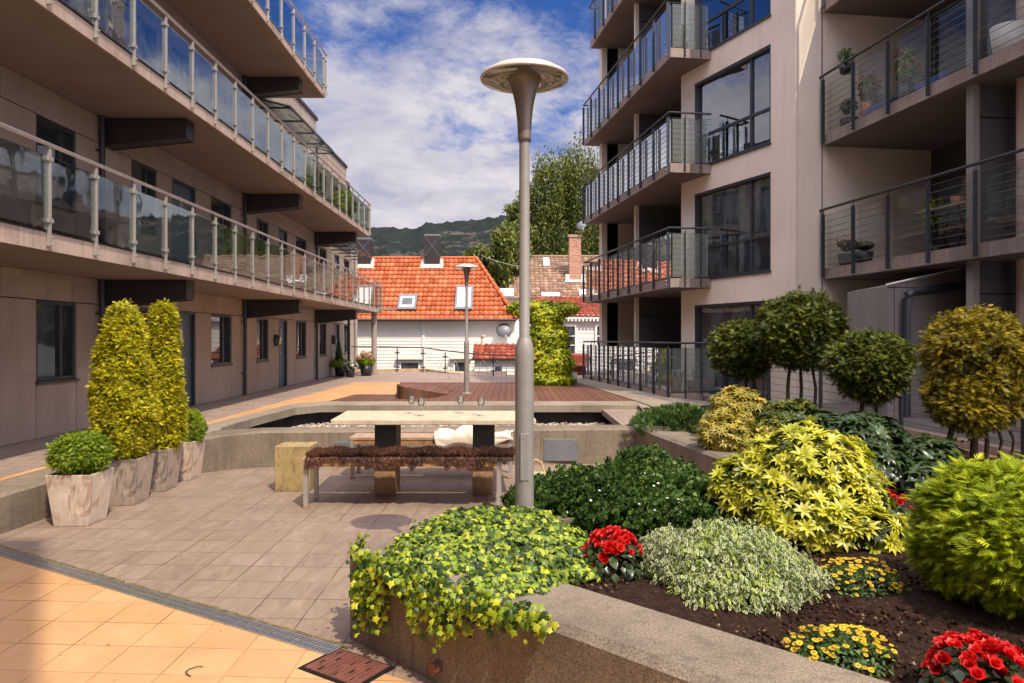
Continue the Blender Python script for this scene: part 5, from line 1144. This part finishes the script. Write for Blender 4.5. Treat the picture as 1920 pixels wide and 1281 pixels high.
# ------------------------------------------------------------------ planter shrubs
# ivy cushion hanging over the planter corner
iv = thing('ivy', 'glossy ivy cushion with yellow green tips hanging over the planter corner', 'ivy', (-.2, 4.4, .5))
def ivy():
    r = np.random.default_rng(101); P = []; N = []; S = []; G = []
    # top cushion
    E = [(-.10, 4.42, .46, .52, .44, .205), (.16, 4.15, .46, .38, .34, .16), (-.36, 4.25, .47, .34, .30, .13), (-.26, 4.05, .46, .34, .26, .13), (.30, 3.88, .47, .15, .14, .07), (-.02, 3.66, .47, .26, .24, .09), (-.40, 3.98, .47, .30, .28, .11), (-.50, 4.22, .47, .22, .22, .08)]
    p, n_ = ell_points(E, 10500, 102, .8, .2, upbias=.8, zmin=.47, fl=7); P.append(p); N.append(n_)
    # trails down the two faces
    def face(a, b, nrm_, k, lens, seed):
        rr = np.random.default_rng(seed); a = np.array(a); b = np.array(b); nrm_ = np.array(nrm_); out = []; on = []; stems = []
        for i in range(k):
            t = rr.random(); L_ = lens(t) * rr.uniform(.35, 1.0)
            if L_ < .03: continue
            p0 = a + (b - a) * t; sway = rr.normal(0, .05, 2); m_ = max(3, int(L_ / .022)); path = []
            for q in range(m_):
                f = q / m_; hor = sway[0] * f + .02 * math.sin(f * 7 + i); pos = np.array([p0[0] + (b - a)[0] / np.linalg.norm(b - a) * hor, p0[1] + (b - a)[1] / np.linalg.norm(b - a) * hor, .52 - f * L_])
                pos[:2] += nrm_ * (.015 + .03 * math.sin(min(1, f * 2) * math.pi * .5) + rr.uniform(-.015, .02)); path.append(pos.copy())
                for _ in range(3): out.append(pos + rr.normal(0, .018, 3)); on.append([nrm_[0], nrm_[1], .35])
            stems.append(path)
        return np.array(out), np.array(on), stems
    s2 = 1 / math.sqrt(2)
    A_ = (-.84, 4.13); B_ = (.17, 3.13)
    o1, n1, st1 = face(A_, (B_[0], B_[1]), (-s2, -s2), 95, lambda t: (.40 if t < .20 else .17 if t < .38 else .30 if t < .62 else .16 if t < .8 else .10), 103)
    o2, n2, st2 = face((-.62, 4.86), (-.925, 4.23), (-.906, .423), 3, lambda t: .08 + .24 * t, 104)
    o3, n3, st3 = face((-.45, 4.98), (-.1, 5.18), (-.5, .86), 14, lambda t: .08, 105)
    P += [o1, o2, o3]; N += [n1, n2, n3]
    P = np.concatenate(P); N = np.concatenate(N); D = rand_dirs(len(P), 106); Z = N * 1.0 + D * .55 + np.array([.25, -.45, .3]); Yd = -UP * .5 + D * .9 + N * .25
    rn = np.clip(r.normal(.45, .27, len(P)) + .15 * (P[:, 2] < .48), 0, 1)
    scatter('leaves', T_ivy(), P, Z, Yd, r.uniform(.021, .044, len(P)), [M['ivy']], iv, rn)
    mb = MB()
    for pth in (st1 + st2 + st3)[::3]: mb.tube([tuple(q) for q in pth[::3]] if len(pth) > 6 else [tuple(pth[0]), tuple(pth[-1])], .0022, 4, False)
    mb.build('vine_stems', plain('ivy_stem', (.22, .12, .05), .7), iv)
ivy()
# dark small-leaved shrub with tiny white flowers
E = [(.60, 5.35, .52, .50, .36, .20), (1.02, 5.30, .58, .38, .36, .20), (.24, 5.28, .49, .26, .24, .15), (1.30, 5.35, .50, .28, .28, .16), (.92, 4.95, .48, .50, .30, .17), (.96, 5.5, .64, .24, .24, .20)]
t, P, N = bush('low_shrub', 'spreading dark green small-leaved shrub with tiny white flowers behind the lamp', E, 5200, .062, M['smallgreen'], 110, compose([(T_leaf(.55, .1, .15, .42), Matrix.Translation((0, .12 * k, 0)) @ Matrix.Rotation(2.4 * k, 4, 'Y') @ Matrix.Rotation(R(48), 4, 'X')) for k in range(8)]), (.85, 5.4, .46), zmin=.42, lo=.6, rough=.20, up=.9, jit=.55, fl=6)
i = RNG.permutation(len(P))[:130]; scatter('white_flowers', T_flower(5, 20, .8, 1), P[i] + N[i] * .04, N[i] + UP * .3, rand_dirs(130, 5), .012, [M['white_petal']], t)['kind'] = 'stuff'
# shoots sticking out of the top
# variegated euonymus
E = [(1.12, 3.78, .50, .36, .34, .21), (.92, 3.86, .50, .22, .24, .17), (1.34, 3.74, .49, .21, .24, .16), (1.05, 3.52, .48, .28, .18, .12), (1.16, 3.98, .54, .30, .22, .18), (.86, 4.05, .52, .17, .18, .14)]
bush('variegated_shrub', 'mounded shrub with white-edged green leaves in the middle of the planter', E, 19000, .027, None, 120, T_euo(), (1.12, 3.8, .45), zmin=.44, lo=.55, rough=.26, flat=True, outw=.5, up=.5, jit=1.0, fl=9, mats=[M['euo_w'], M['euo_g']])
# yellow pieris
E = [(1.90, 4.88, .76, .42, .40, .36), (1.66, 4.75, .64, .28, .30, .24), (2.14, 4.72, .66, .22, .26, .24), (1.85, 4.55, .58, .38, .28, .20), (2.05, 4.45, .54, .30, .22, .14), (1.55, 4.9, .72, .25, .25, .20)]
t, P, N = bush('yellow_shrub', 'large pieris with rosettes of glossy butter-yellow leaves', E, 1000, .080, M['pieris'], 130, T_rosette(9, 30, .30), (1.93, 4.85, .45), zmin=.48, lo=.84, rough=.22, flat=True, outw=.85, up=.55, jit=.25)
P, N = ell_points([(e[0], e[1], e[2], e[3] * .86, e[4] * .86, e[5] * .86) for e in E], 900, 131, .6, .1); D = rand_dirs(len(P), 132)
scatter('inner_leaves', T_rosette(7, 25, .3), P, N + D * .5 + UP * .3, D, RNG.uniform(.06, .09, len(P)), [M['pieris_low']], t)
def pieris2(label, E, n, s, mat, seed, base):
    return bush('yellow_shrub', label, E, n, s, mat, seed, T_rosette(8, 20, .28), base, zmin=.46, lo=.8, rough=.15, flat=True, outw=.85, up=.6, jit=.3)
M['pieris2'] = leafmat('golden_pieris_leaves', [(0, (.10, .11, .015)), (.4, (.33, .27, .03)), (.8, (.55, .43, .05)), (1, (.60, .40, .08))], .2, .35, .4)
pieris2('upper yellow pieris at the back corner of the planter, beside the dark juniper', [(2.70, 8.9, .82, .34, .32, .28), (2.45, 8.6, .7, .25, .2, .16)], 520, .095, M['pieris2'], 140, (2.65, 8.9, .45))
pieris2('lower golden pieris spilling onto the planter wall below the upper one', [(2.36, 8.1, .62, .34, .30, .20), (2.72, 8.0, .56, .25, .25, .15), (2.58, 7.8, .52, .22, .2, .12)], 560, .09, M['pieris2'], 141, (2.45, 8.05, .45))
pieris2('dark green and bronze pieris to the right of the golden ones', [(3.25, 8.7, .72, .42, .35, .24), (3.0, 8.35, .62, .3, .25, .2)], 640, .085, M['pieris_low'], 142, (3.2, 8.6, .45))
bush('juniper', 'low dark green juniper spreading over the far planter corner', [(1.98, 9.9, .55, .36, .34, .14), (2.3, 9.8, .60, .34, .3, .17), (2.35, 10.5, .55, .4, .4, .16)], 3600, .085, M['smallgreen'], 150, T_spray(), (2.1, 9.9, .46), up=.25, rough=.2)
bush('rhododendron', 'dark green rhododendron with leathery leaves behind the yellow pieris', [(3.20, 6.75, .72, .38, .36, .28), (3.55, 6.5, .62, .34, .32, .20), (3.05, 6.25, .62, .3, .3, .2), (3.35, 6.1, .56, .32, .28, .14), (2.95, 7.1, .74, .3, .3, .24)], 760, .115, M['rhodo'], 160, T_rosette(8, 12, .36), (3.25, 6.6, .45), zmin=.46, lo=.7, rough=.14, flat=True, outw=.8, up=.7, jit=.3)
bush('wiry_shrub', 'small wispy grey green shrub right of the rhododendron', [(3.95, 7.1, .60, .25, .22, .16)], 500, .045, M['smallgreen'], 161, T_small(), (3.95, 7.1, .45), rough=.3, lo=.4)
# begonias
def begonia(label, c, r_, h, seed, n=46, fs=.030):
    x, y, z = c; t = thing('red_begonia', label, 'flowering plant', c, 'red begonias')
    P, N = ell_points([(x, y, z + .02, r_, r_, h)], 300, seed, .6, .15, zmin=z); D = rand_dirs(len(P), seed)
    scatter('leaves', T_leaf(.8, .08, .15), P, N + UP * .5 + D * .5, N + D * .6 - UP * .2, RNG.uniform(.035, .055, len(P)), [M['rhodo']], t)
    P, N = ell_points([(x, y, z + .03, r_ * .98, r_ * .95, h * 1.12)], n * 3, seed + 1, .93, .12, upbias=1.1, zmin=z + .04); P = P[:n]; N = N[:n]; D = rand_dirs(len(P), seed + 3)
    scatter('flowers', T_flower(6, 28, .95, 3), P, N + UP * .35 + D * .35 + np.array([0, -.25, 0]), D, fs * RNG.uniform(.75, 1.25, len(P)), [M['red_petal']], t); return t
begonia('red begonia between the ivy and the dark shrub', (.54, 3.99, .45), .185, .17, 170, 95, .027)
begonia('large red begonia cut off at the lower right corner', (1.60, 2.54, .45), .19, .16, 180, 110, .030)
begonia('red begonia glimpsed behind the yellow pieris and the round thuja', (2.38, 4.72, .45), .16, .22, 190, 46, .026)
# sanvitalia
def daisies(label, c, r_, seed):
    x, y, z = c; t = thing('yellow_daisies', label, 'flowering plant', c, 'low yellow daisies'); E = [(x, y, z, r_, r_ * .85, .11)]
    P, N = ell_points(E, 900, seed, .6, .15, upbias=.4, zmin=z - .01); D = rand_dirs(len(P), seed)
    scatter('leaves', T_leaf(.55, .08, .1), P, N + UP * .6 + D * .5, D - UP * .1, RNG.uniform(.016, .028, len(P)), [M['smallgreen']], t)
    P, N = ell_points([(x, y, z + .008, r_, r_ * .85, .125)], 420, seed + 1, .95, .15, upbias=.9, zmin=z + .01); P = P[:120]; N = N[:120]; D = rand_dirs(len(P), seed + 2)
    scatter('flowers', T_daisy(), P, N * .4 + UP + D * .25 + np.array([0, -.2, 0]), D, RNG.uniform(.009, .014, len(P)), [M['yellow_petal'], M['centre']], t)
daisies('low cushion of small yellow daisies near the front planter wall', (1.27, 2.88, .455), .205, 200)
daisies('cushion of yellow daisies between the variegated shrub and the round thuja', (1.74, 3.74, .455), .22, 210)
# big round thuja at the right
E = [(2.31, 3.50, .79, .32, .34, .26), (2.52, 3.55, .81, .30, .32, .25), (2.20, 3.52, .73, .21, .25, .21), (2.30, 3.3, .74, .28, .25, .20), (2.56, 3.35, .76, .28, .27, .21)]
t, P, N = bush('round_thuja', 'big rounded thuja with bright yellow green sprays at the right edge', E, 30000, .072, M['thuja_green'], 220, T_spray(), (2.2, 3.5, .46), tuft=14, lo=.72, rough=.24, up=.35, jit=.65, zmin=.52, fl=5, stem=False)
mb = MB(); rr = random.Random(8)
for k in range(34):
    a = rr.uniform(0, 6.28); q = rr.uniform(.1, 1); mb.tube([(2.2 + .10 * math.cos(a), 3.45 + .10 * math.sin(a), .44), (2.2 + .22 * q * math.cos(a), 3.45 + .22 * q * math.sin(a), .62), (2.2 + .34 * q * math.cos(a), 3.45 + .32 * q * math.sin(a), .85)], [.007, .005, .003], 5)
mb.build('stems', M['bark'], t)
# topiary
def topiary(label, cx, cy, E, stems, n, s, mat, seed):
    t = thing('topiary_tree', label, 'topiary', (cx, cy, .45), 'clipped conifers on bare stems in front of the fence'); mb = MB(); r = random.Random(seed)
    for (dx, dy, top, rad) in stems:
        mb.tube([(cx + dx, cy + dy, .42), (cx + dx * 1.1 + r.uniform(-.02, .02), cy + dy, .42 + (top - .42) * .5), (cx + dx * .7, cy + dy, top)], [rad, rad * .85, rad * .6], 7)
    mb.build('trunk', M['bark'], t)
    E = [(e[0], e[1], e[2], e[3] * .92, e[4] * .92, e[5] * .93) for e in E]; P, N = ell_points(E, int(n * .14), seed, .72, .22, fl=7); P, Z, Yd, tone = tufts(P, N, 13, s * .95, seed + 7); s = s * .92
    rn = np.clip(np.random.default_rng(seed).normal(.45, .22, len(P)) + tone, 0, 1)
    scatter('crown', T_spray(), P, Z, Yd, s * np.random.default_rng(seed + 2).uniform(.65, 1.3, len(P)), [mat], t, rn)
topiary('round dark green clipped conifer furthest left, partly hidden behind the tallest one', 3.72, 12.0, [(3.72, 12.0, 1.52, .50, .46, .44)], [(-.1, 0, 1.3, .03), (.06, .05, 1.3, .025), (.15, -.05, 1.3, .02)], 6500, .10, M['thuja_dark'], 230)
topiary('tallest round green clipped conifer on three bare stems', 4.18, 10.85, [(4.18, 10.85, 1.86, .60, .56, .46), (4.18, 10.85, 1.62, .50, .48, .34)], [(-.17, 0, 1.55, .032), (.02, .04, 1.5, .03), (.19, -.03, 1.5, .026)], 11500, .105, M['thuja_dark'], 231)
topiary('smaller round green clipped conifer right of the tallest one', 4.24, 8.85, [(4.24, 8.85, 1.42, .46, .44, .33), (4.26, 8.85, 1.22, .34, .33, .26)], [(-.08, 0, 1.2, .034), (.10, .03, 1.15, .024)], 9500, .088, M['thuja_dark'], 232)
topiary('tall golden brown clipped conifer nearest the right edge', 4.45, 7.2, [(4.45, 7.2, 1.58, .44, .42, .38), (4.42, 7.2, 1.2, .40, .40, .40), (4.72, 7.15, 1.35, .34, .3, .42), (4.3, 7.05, 1.06, .24, .24, .2)], [(-.22, 0, 1.0, .035), (.02, .03, 1.0, .04), (.12, 0, 1.0, .025), (.22, -.03, 1.0, .02), (.36, 0, 1.0, .02)], 15000, .074, M['thuja_rust'], 233)
# rocks
for k, (x, y, r_, lab) in enumerate(((.33, 4.55, .06, 'smooth brown boulder at the foot of the dark shrub'), (.44, 4.32, .035, 'small round brown stone beside the red begonia'))):
    mb = MB(); mb.lathe([(0, r_ * .75), (r_ * .5, r_ * .68), (r_ * .9, r_ * .35), (r_, 0), (r_ * .8, -r_ * .3), (0, -r_ * .4)], (x, y, .47), 14); mb.v = [(p[0] + .2 * r_ * math.sin(p[1] * 90), p[1], p[2] + .1 * r_ * math.sin(p[0] * 70)) for p in mb.v]; tag(mb.build('rock', plain('brown_stone', (.32, .2, .14), .8)), lab, 'rock')

# ------------------------------------------------------------------ far pots by the gallery
def rpot(mb, c, r0, r1, h): mb.lathe([(0, 0), (r0, 0), (r1, h), (r1 * .93, h), (r1 * .9, h - .03), (0, h - .03)], c, 20)
p1 = thing('potted_conifer', 'black pot with a small dark cone conifer and light fern by the far door', 'potted plant', (-6.05, 26.3, .336)); mb = MB(); rpot(mb, (-6.05, 26.3, .336), .16, .21, .38); mb.build('pot', M['black_pot'], p1)
P, N = prof_points(-6.12, 26.4, .7, 1.65, lambda t: .16 * (1 - t) + .01, 1500, 301); scatter('cone', T_spray(), P, N + rand_dirs(len(P), 2) * .5, N + UP, .07, [M['smallgreen']], p1)
P, N = ell_points([(-6.03, 26.2, .80, .42, .35, .18)], 1400, 302, .5, .2); D = rand_dirs(len(P), 3); scatter('fern', T_leaf(.25, .05, .2), P, N + D * .4, N + D * .4 - UP * .3, .10, [M['ball']], p1)
p2 = thing('potted_flowers', 'black pot of white and purple flowers beside the cone conifer', 'potted plant', (-5.55, 25.6, .336)); mb = MB(); rpot(mb, (-5.55, 25.6, .336), .13, .17, .30); mb.build('pot', M['black_pot'], p2)
P, N = ell_points([(-5.55, 25.6, .72, .28, .25, .14)], 900, 303, .5, .2); D = rand_dirs(len(P), 3); scatter('leaves', T_leaf(.5), P, N + D * .5, D, .05, [M['smallgreen']], p2)
i = RNG.permutation(len(P))[:130]; scatter('flowers', T_flower(5, 20, .8, 1), P[i] + N[i] * .03, N[i] + D[i] * .3, D[i], .035, [M['white_petal']], p2)
p3 = thing('potted_hydrangea', 'black pot of pale pink hydrangea at the foot of the far column', 'potted plant', (-5.2, 26.6, .336)); mb = MB(); rpot(mb, (-5.2, 26.6, .336), .17, .23, .38); mb.build('pot', M['black_pot'], p3)
P, N = ell_points([(-5.2, 26.6, .88, .35, .32, .22)], 1300, 304, .5, .2); D = rand_dirs(len(P), 3); scatter('leaves', T_leaf(.6), P, N + D * .5, D, .08, [M['ball']], p3)
P, N = ell_points([(-5.2 + dx, 26.5 + dy, 1.0 + dz, .10, .10, .09) for dx, dy, dz in ((-.2, -.1, -.02), (0, -.15, .08), (.2, -.1, 0), (.1, .05, .1), (-.1, .1, .12))], 700, 305, .8, .05); D = rand_dirs(len(P), 4); scatter('flowers', T_flower(4, 10, .9, 1), P, N, D, .028, [M['pink_petal']], p3)
# gallery plants
bush('gallery_shrub', 'round yellow green potted shrub at the far end of the second gallery', [(-5.25, 23.2, 5.85, .42, .65, .42)], 3000, .09, M['creeper'], 310, T_leaf(.5), (-5.25, 23.2, 5.3), stem=True, flat=True)
bush('gallery_shrub', 'dark green leafy plant behind the glass of the second gallery', [(-5.3, 19.2, 5.62, .3, .4, .3)], 1300, .09, M['smallgreen'], 311, T_leaf(.5), (-5.3, 19.2, 5.3), flat=True)
# creeper-side pot
p5 = thing('white_lantern_pot', 'small white pot with a round white lamp beside the creeper column', 'pot', (1.68, 20.6, .42)); mb = MB(); rpot(mb, (1.68, 20.6, .42), .11, .13, .32); mb.build('pot', M['white_plastic'], p5)
mb = MB(); mb.tube([(1.68, 20.6, .7), (1.68, 20.6, .92)], .012, 6); mb.lathe([(.10, -.03), (.17, -.01), (.18, .02), (.16, .03)], (1.68, 20.6, .96), 20); mb.build('ring_lamp', M['white_plastic'], p5)

# ------------------------------------------------------------------ things on the right balconies
def bp(u, v, z): return FA(u, v, z)
for k, (u, r_, lab) in enumerate(((-.0 + .25, .15, 'tall terracotta pot at the corner of the ground terrace railing'), (.3, .19, 'wide terracotta bowl with dry stalks behind the terrace railing'), (.32, .16, 'right-hand terracotta bowl behind the terrace railing'))):
    v = (.22, .68, 1.05)[k]; x, y, z = bp(u if k else .28, v, ZF[0]); t = thing('terracotta_pot', lab, 'plant pot', (x, y, z), 'terracotta pots on the ground terrace'); mb = MB(); rpot(mb, (x, y, z), r_ * .75, r_, (.34, .25, .24)[k]); mb.build('pot', M['terracotta'], t)
    mb = MB(); rr = random.Random(k)
    for q in range(5): mb.tube([(x, y, z + .2), (x + rr.uniform(-.08, .08), y + rr.uniform(-.08, .08), z + rr.uniform(.4, .75))], .004, 4)
    mb.build('dry_stalks', M['bark'], t)
def chair(label, u, v, z0, yaw):
    x, y, z = bp(u, v, z0); t = thing('garden_chair', label, 'chair', (x, y, z), 'white garden chairs on the terrace'); t.rotation_euler = (0, 0, 0)
    c, s = math.cos(yaw), math.sin(yaw); f = lambda a, b, q: (x + a * c - b * s, y + a * s + b * c, z + q)
    mb = MB(f); mb.box(-.2, .2, -.2, .2, .42, .44); mb.build('seat', M['white_plastic'], t)
    for a in (-.19, .17):
        for b in (-.19, .17): mb = MB(f); mb.box(a, a + .022, b, b + .022, 0, .42); mb.build('leg', M['white_plastic'], t)
    mb = MB(); P_ = [f(-.19, .2, .42), f(-.2, .23, .65), f(-.12, .25, .82), f(0, .26, .86), f(.12, .25, .82), f(.2, .23, .65), f(.19, .2, .42)]; mb.tube(P_, .012, 6); mb.tube([f(0, .2, .44), f(0, .26, .86)], .009, 6); mb.tube([f(-.08, .2, .44), f(-.08, .25, .84)], .009, 6); mb.tube([f(.08, .2, .44), f(.08, .25, .84)], .009, 6); mb.build('backrest', M['white_plastic'], t)
chair('white garden chair on the ground terrace, left of the small table', 3.6, .9, ZF[0], 1.2); chair('white garden chair on the ground terrace, right of the small table', 1.2, .75, ZF[0], -1.4)
x, y, z = bp(2.5, .8, ZF[0]); t = thing('terrace_table', 'small round white table between the terrace chairs', 'table', (x, y, z)); mb = MB(); mb.lathe([(0, .70), (.32, .70), (.32, .72), (0, .72)], (x, y, z), 24); mb.build('tabletop', M['white_plastic'], t)
for k in range(3): a = k * 2.1; mb = MB(); mb.tube([(x, y, z + .7), (x + .1 * math.cos(a), y + .1 * math.sin(a), z + .4), (x + .25 * math.cos(a), y + .25 * math.sin(a), z)], .011, 6); mb.build('leg', M['white_plastic'], t)
# near upper balcony (L2): hanging pot, red geraniums, white pot, blue boxes, dark bush
def bplant(name, label, u, v, z0, pr0, pr1_, ph, potm, E, n, s, mat, seed, flow=None, cat='potted plant'):
    x, y, z = bp(u, v, z0); t = thing(name, label, cat, (x, y, z)); mb = MB(); rpot(mb, (x, y, z), pr0, pr1_, ph); mb.build('pot', potm, t)
    P, N = ell_points([(x + e[0], y + e[1], z + e[2], e[3], e[4], e[5]) for e in E], n, seed, .4, .2); D = rand_dirs(len(P), seed); scatter('leaves', T_leaf(.5), P, N + D * .6, D + UP * .3, s * RNG.uniform(.7, 1.2, len(P)), [mat], t)
    if flow: i = RNG.permutation(len(P))[:flow[1]]; scatter('flowers', T_flower(5, 30, .9, 2), P[i] + UP * .05, N[i] + UP, D[i], .04, [M[flow[0]]], t)
    return t
bplant('hanging_pot', 'dark hanging pot with a straggly plant on the upper near balcony rail', -3.2, 2.08, 6.42, .09, .13, .14, M['black_pot'], [(0, 0, .28, .16, .14, .22)], 220, .06, M['smallgreen'], 401)
bplant('red_geranium', 'potted red geranium at the second post of the upper near balcony', -3.55, 2.3, ZF[2], .11, .14, .3, M['terracotta'], [(0, 0, .55, .18, .16, .28)], 520, .07, M['ball'], 402, ('red_petal', 60))
bplant('pink_geranium', 'potted pink and red flowers at the third post of the upper near balcony', -4.5, 2.3, ZF[2], .11, .14, .3, M['black_pot'], [(0, 0, .58, .2, .2, .30)], 520, .07, M['ball'], 403, ('red_petal', 45))
bplant('dark_bush', 'dark clipped bush in a black trough at the end of the upper near balcony', -2.95, 2.3, ZF[2], .13, .16, .2, M['black_pot'], [(0, 0, .42, .17, .17, .17)], 700, .05, M['rhodo'], 404)
x, y, z = bp(-6.5, 2.35, ZF[2]); mb = MB(); rpot(mb, (x, y, z), .17, .22, .42); tag(mb.build('white_pot', M['white_plastic']), 'big empty white pot on the upper near balcony', 'plant pot')
for k, (u, lab) in enumerate(((-3.95, 'blue plastic planter trough at the left of the upper near balcony'), (-5.2, 'blue plastic planter trough further right on the upper near balcony'))):
    x, y, z = bp(u, 2.25, ZF[2]); t = thing('planter_trough', lab, 'trough', (x, y, z), 'blue troughs'); mb = MB(lambda a, b, c, u=u: FA(u + a, 2.25 + b, ZF[2] + c)); mb.frus(0, 0, 0.0, .16, .28, .07, .32, .09); mb.build('trough_body', M['blue_plastic'], t)
    P, N = ell_points([(x, y, z + .24, .14, .28, .10)], 260, 410 + k, .4, .2); D = rand_dirs(len(P), 3); scatter('leaves', T_leaf(.4), P, N + UP, D + UP * .4, .06, [M['rhodo']], t)
bplant('potted_hydrangea', 'faded pink hydrangea in a pot at the end of the lower near balcony', -2.9, 2.3, ZF[1], .13, .17, .24, M['panel_dark'], [(0, 0, .40, .19, .17, .13)], 500, .07, M['rhodo'], 420, ('pink_petal', 50))
bplant('potted_shrub', 'dark leafy pot plant beside the hydrangea on the lower near balcony', -3.4, 2.3, ZF[1], .12, .16, .22, M['black_pot'], [(0, 0, .33, .17, .17, .10)], 400, .07, M['rhodo'], 421)
bplant('yellow_maple', 'yellow green leafy plant behind the glass of the lower near balcony', -3.9, 3.3, ZF[1], .15, .18, .3, M['black_pot'], [(0, 0, .85, .25, .25, .28)], 500, .08, M['creeper'], 422)
bplant('corner_plant', 'small yellow green plant in a black pot on the third-floor middle balcony corner', .25, .35, ZF[3], .12, .15, .2, M['black_pot'], [(0, 0, .42, .14, .14, .2)], 260, .07, M['creeper'], 423)
# treadle table
x, y, z = bp(-5.0, 2.75, ZF[1]); t = thing('treadle_table', 'small table on a black cast-iron treadle base on the lower near balcony', 'table', (x, y, z)); FT = lambda a, b, c: FA(-5.0 + a, 2.75 + b, ZF[1] + c)
mb = MB(FT); mb.box(-.55, .55, -.25, .25, .72, .75); mb.build('tabletop', M['conc_light'], t)
for s in (-.28, .28):
    mb = MB(); mb.tube([FT(s, -.2, 0), FT(s, -.05, .35), FT(s, -.15, .72)], .014, 6); mb.tube([FT(s, .2, 0), FT(s, .05, .35), FT(s, .15, .72)], .014, 6)
    for h in (.2, .35, .5, .62): mb.tube([FT(s, -.12, h), FT(s, .12, h + .05)], .009, 5); mb.tube([FT(s, .12, h), FT(s, -.12, h + .05)], .009, 5)
    mb.build('iron_leg', M['black'], t)
x, y, z = FT(-.1, 0, .75); mb = MB(); rpot(mb, (x, y, z), .08, .11, .14); tag(mb.build('clay_pot', M['terracotta']), 'small orange clay pot on the treadle table', 'plant pot')
# stubby garden floodlight by the fence
mb = MB(); mb.box(4.98, 5.10, 9.95, 10.08, .48, .60); mb.tube([(5.04, 10.0, .40), (5.04, 10.0, .5)], .02, 6); tag(mb.build('garden_spotlight', M['dark_metal']), 'stubby black garden spotlight at the foot of the wire fence', 'spotlight')

# a few fallen leaves and crumbs on the paving, and a slack overhead cable between the houses
n_ = 170; P = np.stack([RNG.uniform(-4.0, 1.4, n_), RNG.uniform(3.2, 9.6, n_), np.full(n_, .008)], 1); P = P[(P[:, 0] < -.95) | (P[:, 1] > 6.9)]
o = scatter('fallen_leaves', T_small(), P, rand_dirs(len(P), 501) * .35 + UP, rand_dirs(len(P), 502), RNG.uniform(.006, .022, len(P)), [leafmat('dry_leaf_bits', [(0, (.10, .06, .03)), (.5, (.25, .17, .06)), (1, (.20, .24, .05))], .1)]); tag(o, 'scattered dry leaf bits on the patio tiles', 'leaf litter', kind='stuff')
mb = MB(); a = Vector((-1.6, 39.2, 6.0)); b = Vector((3.7, 47.3, 6.4)); pts = [a.lerp(b, t) + Vector((0, 0, -.9 * 4 * t * (1 - t) * .5)) for t in np.linspace(0, 1, 14)]; mb.tube(pts, .018, 5); tag(mb.build('overhead_cable', M['galv']), 'slack pale cable hanging between the orange roof and the brick chimney', 'cable')
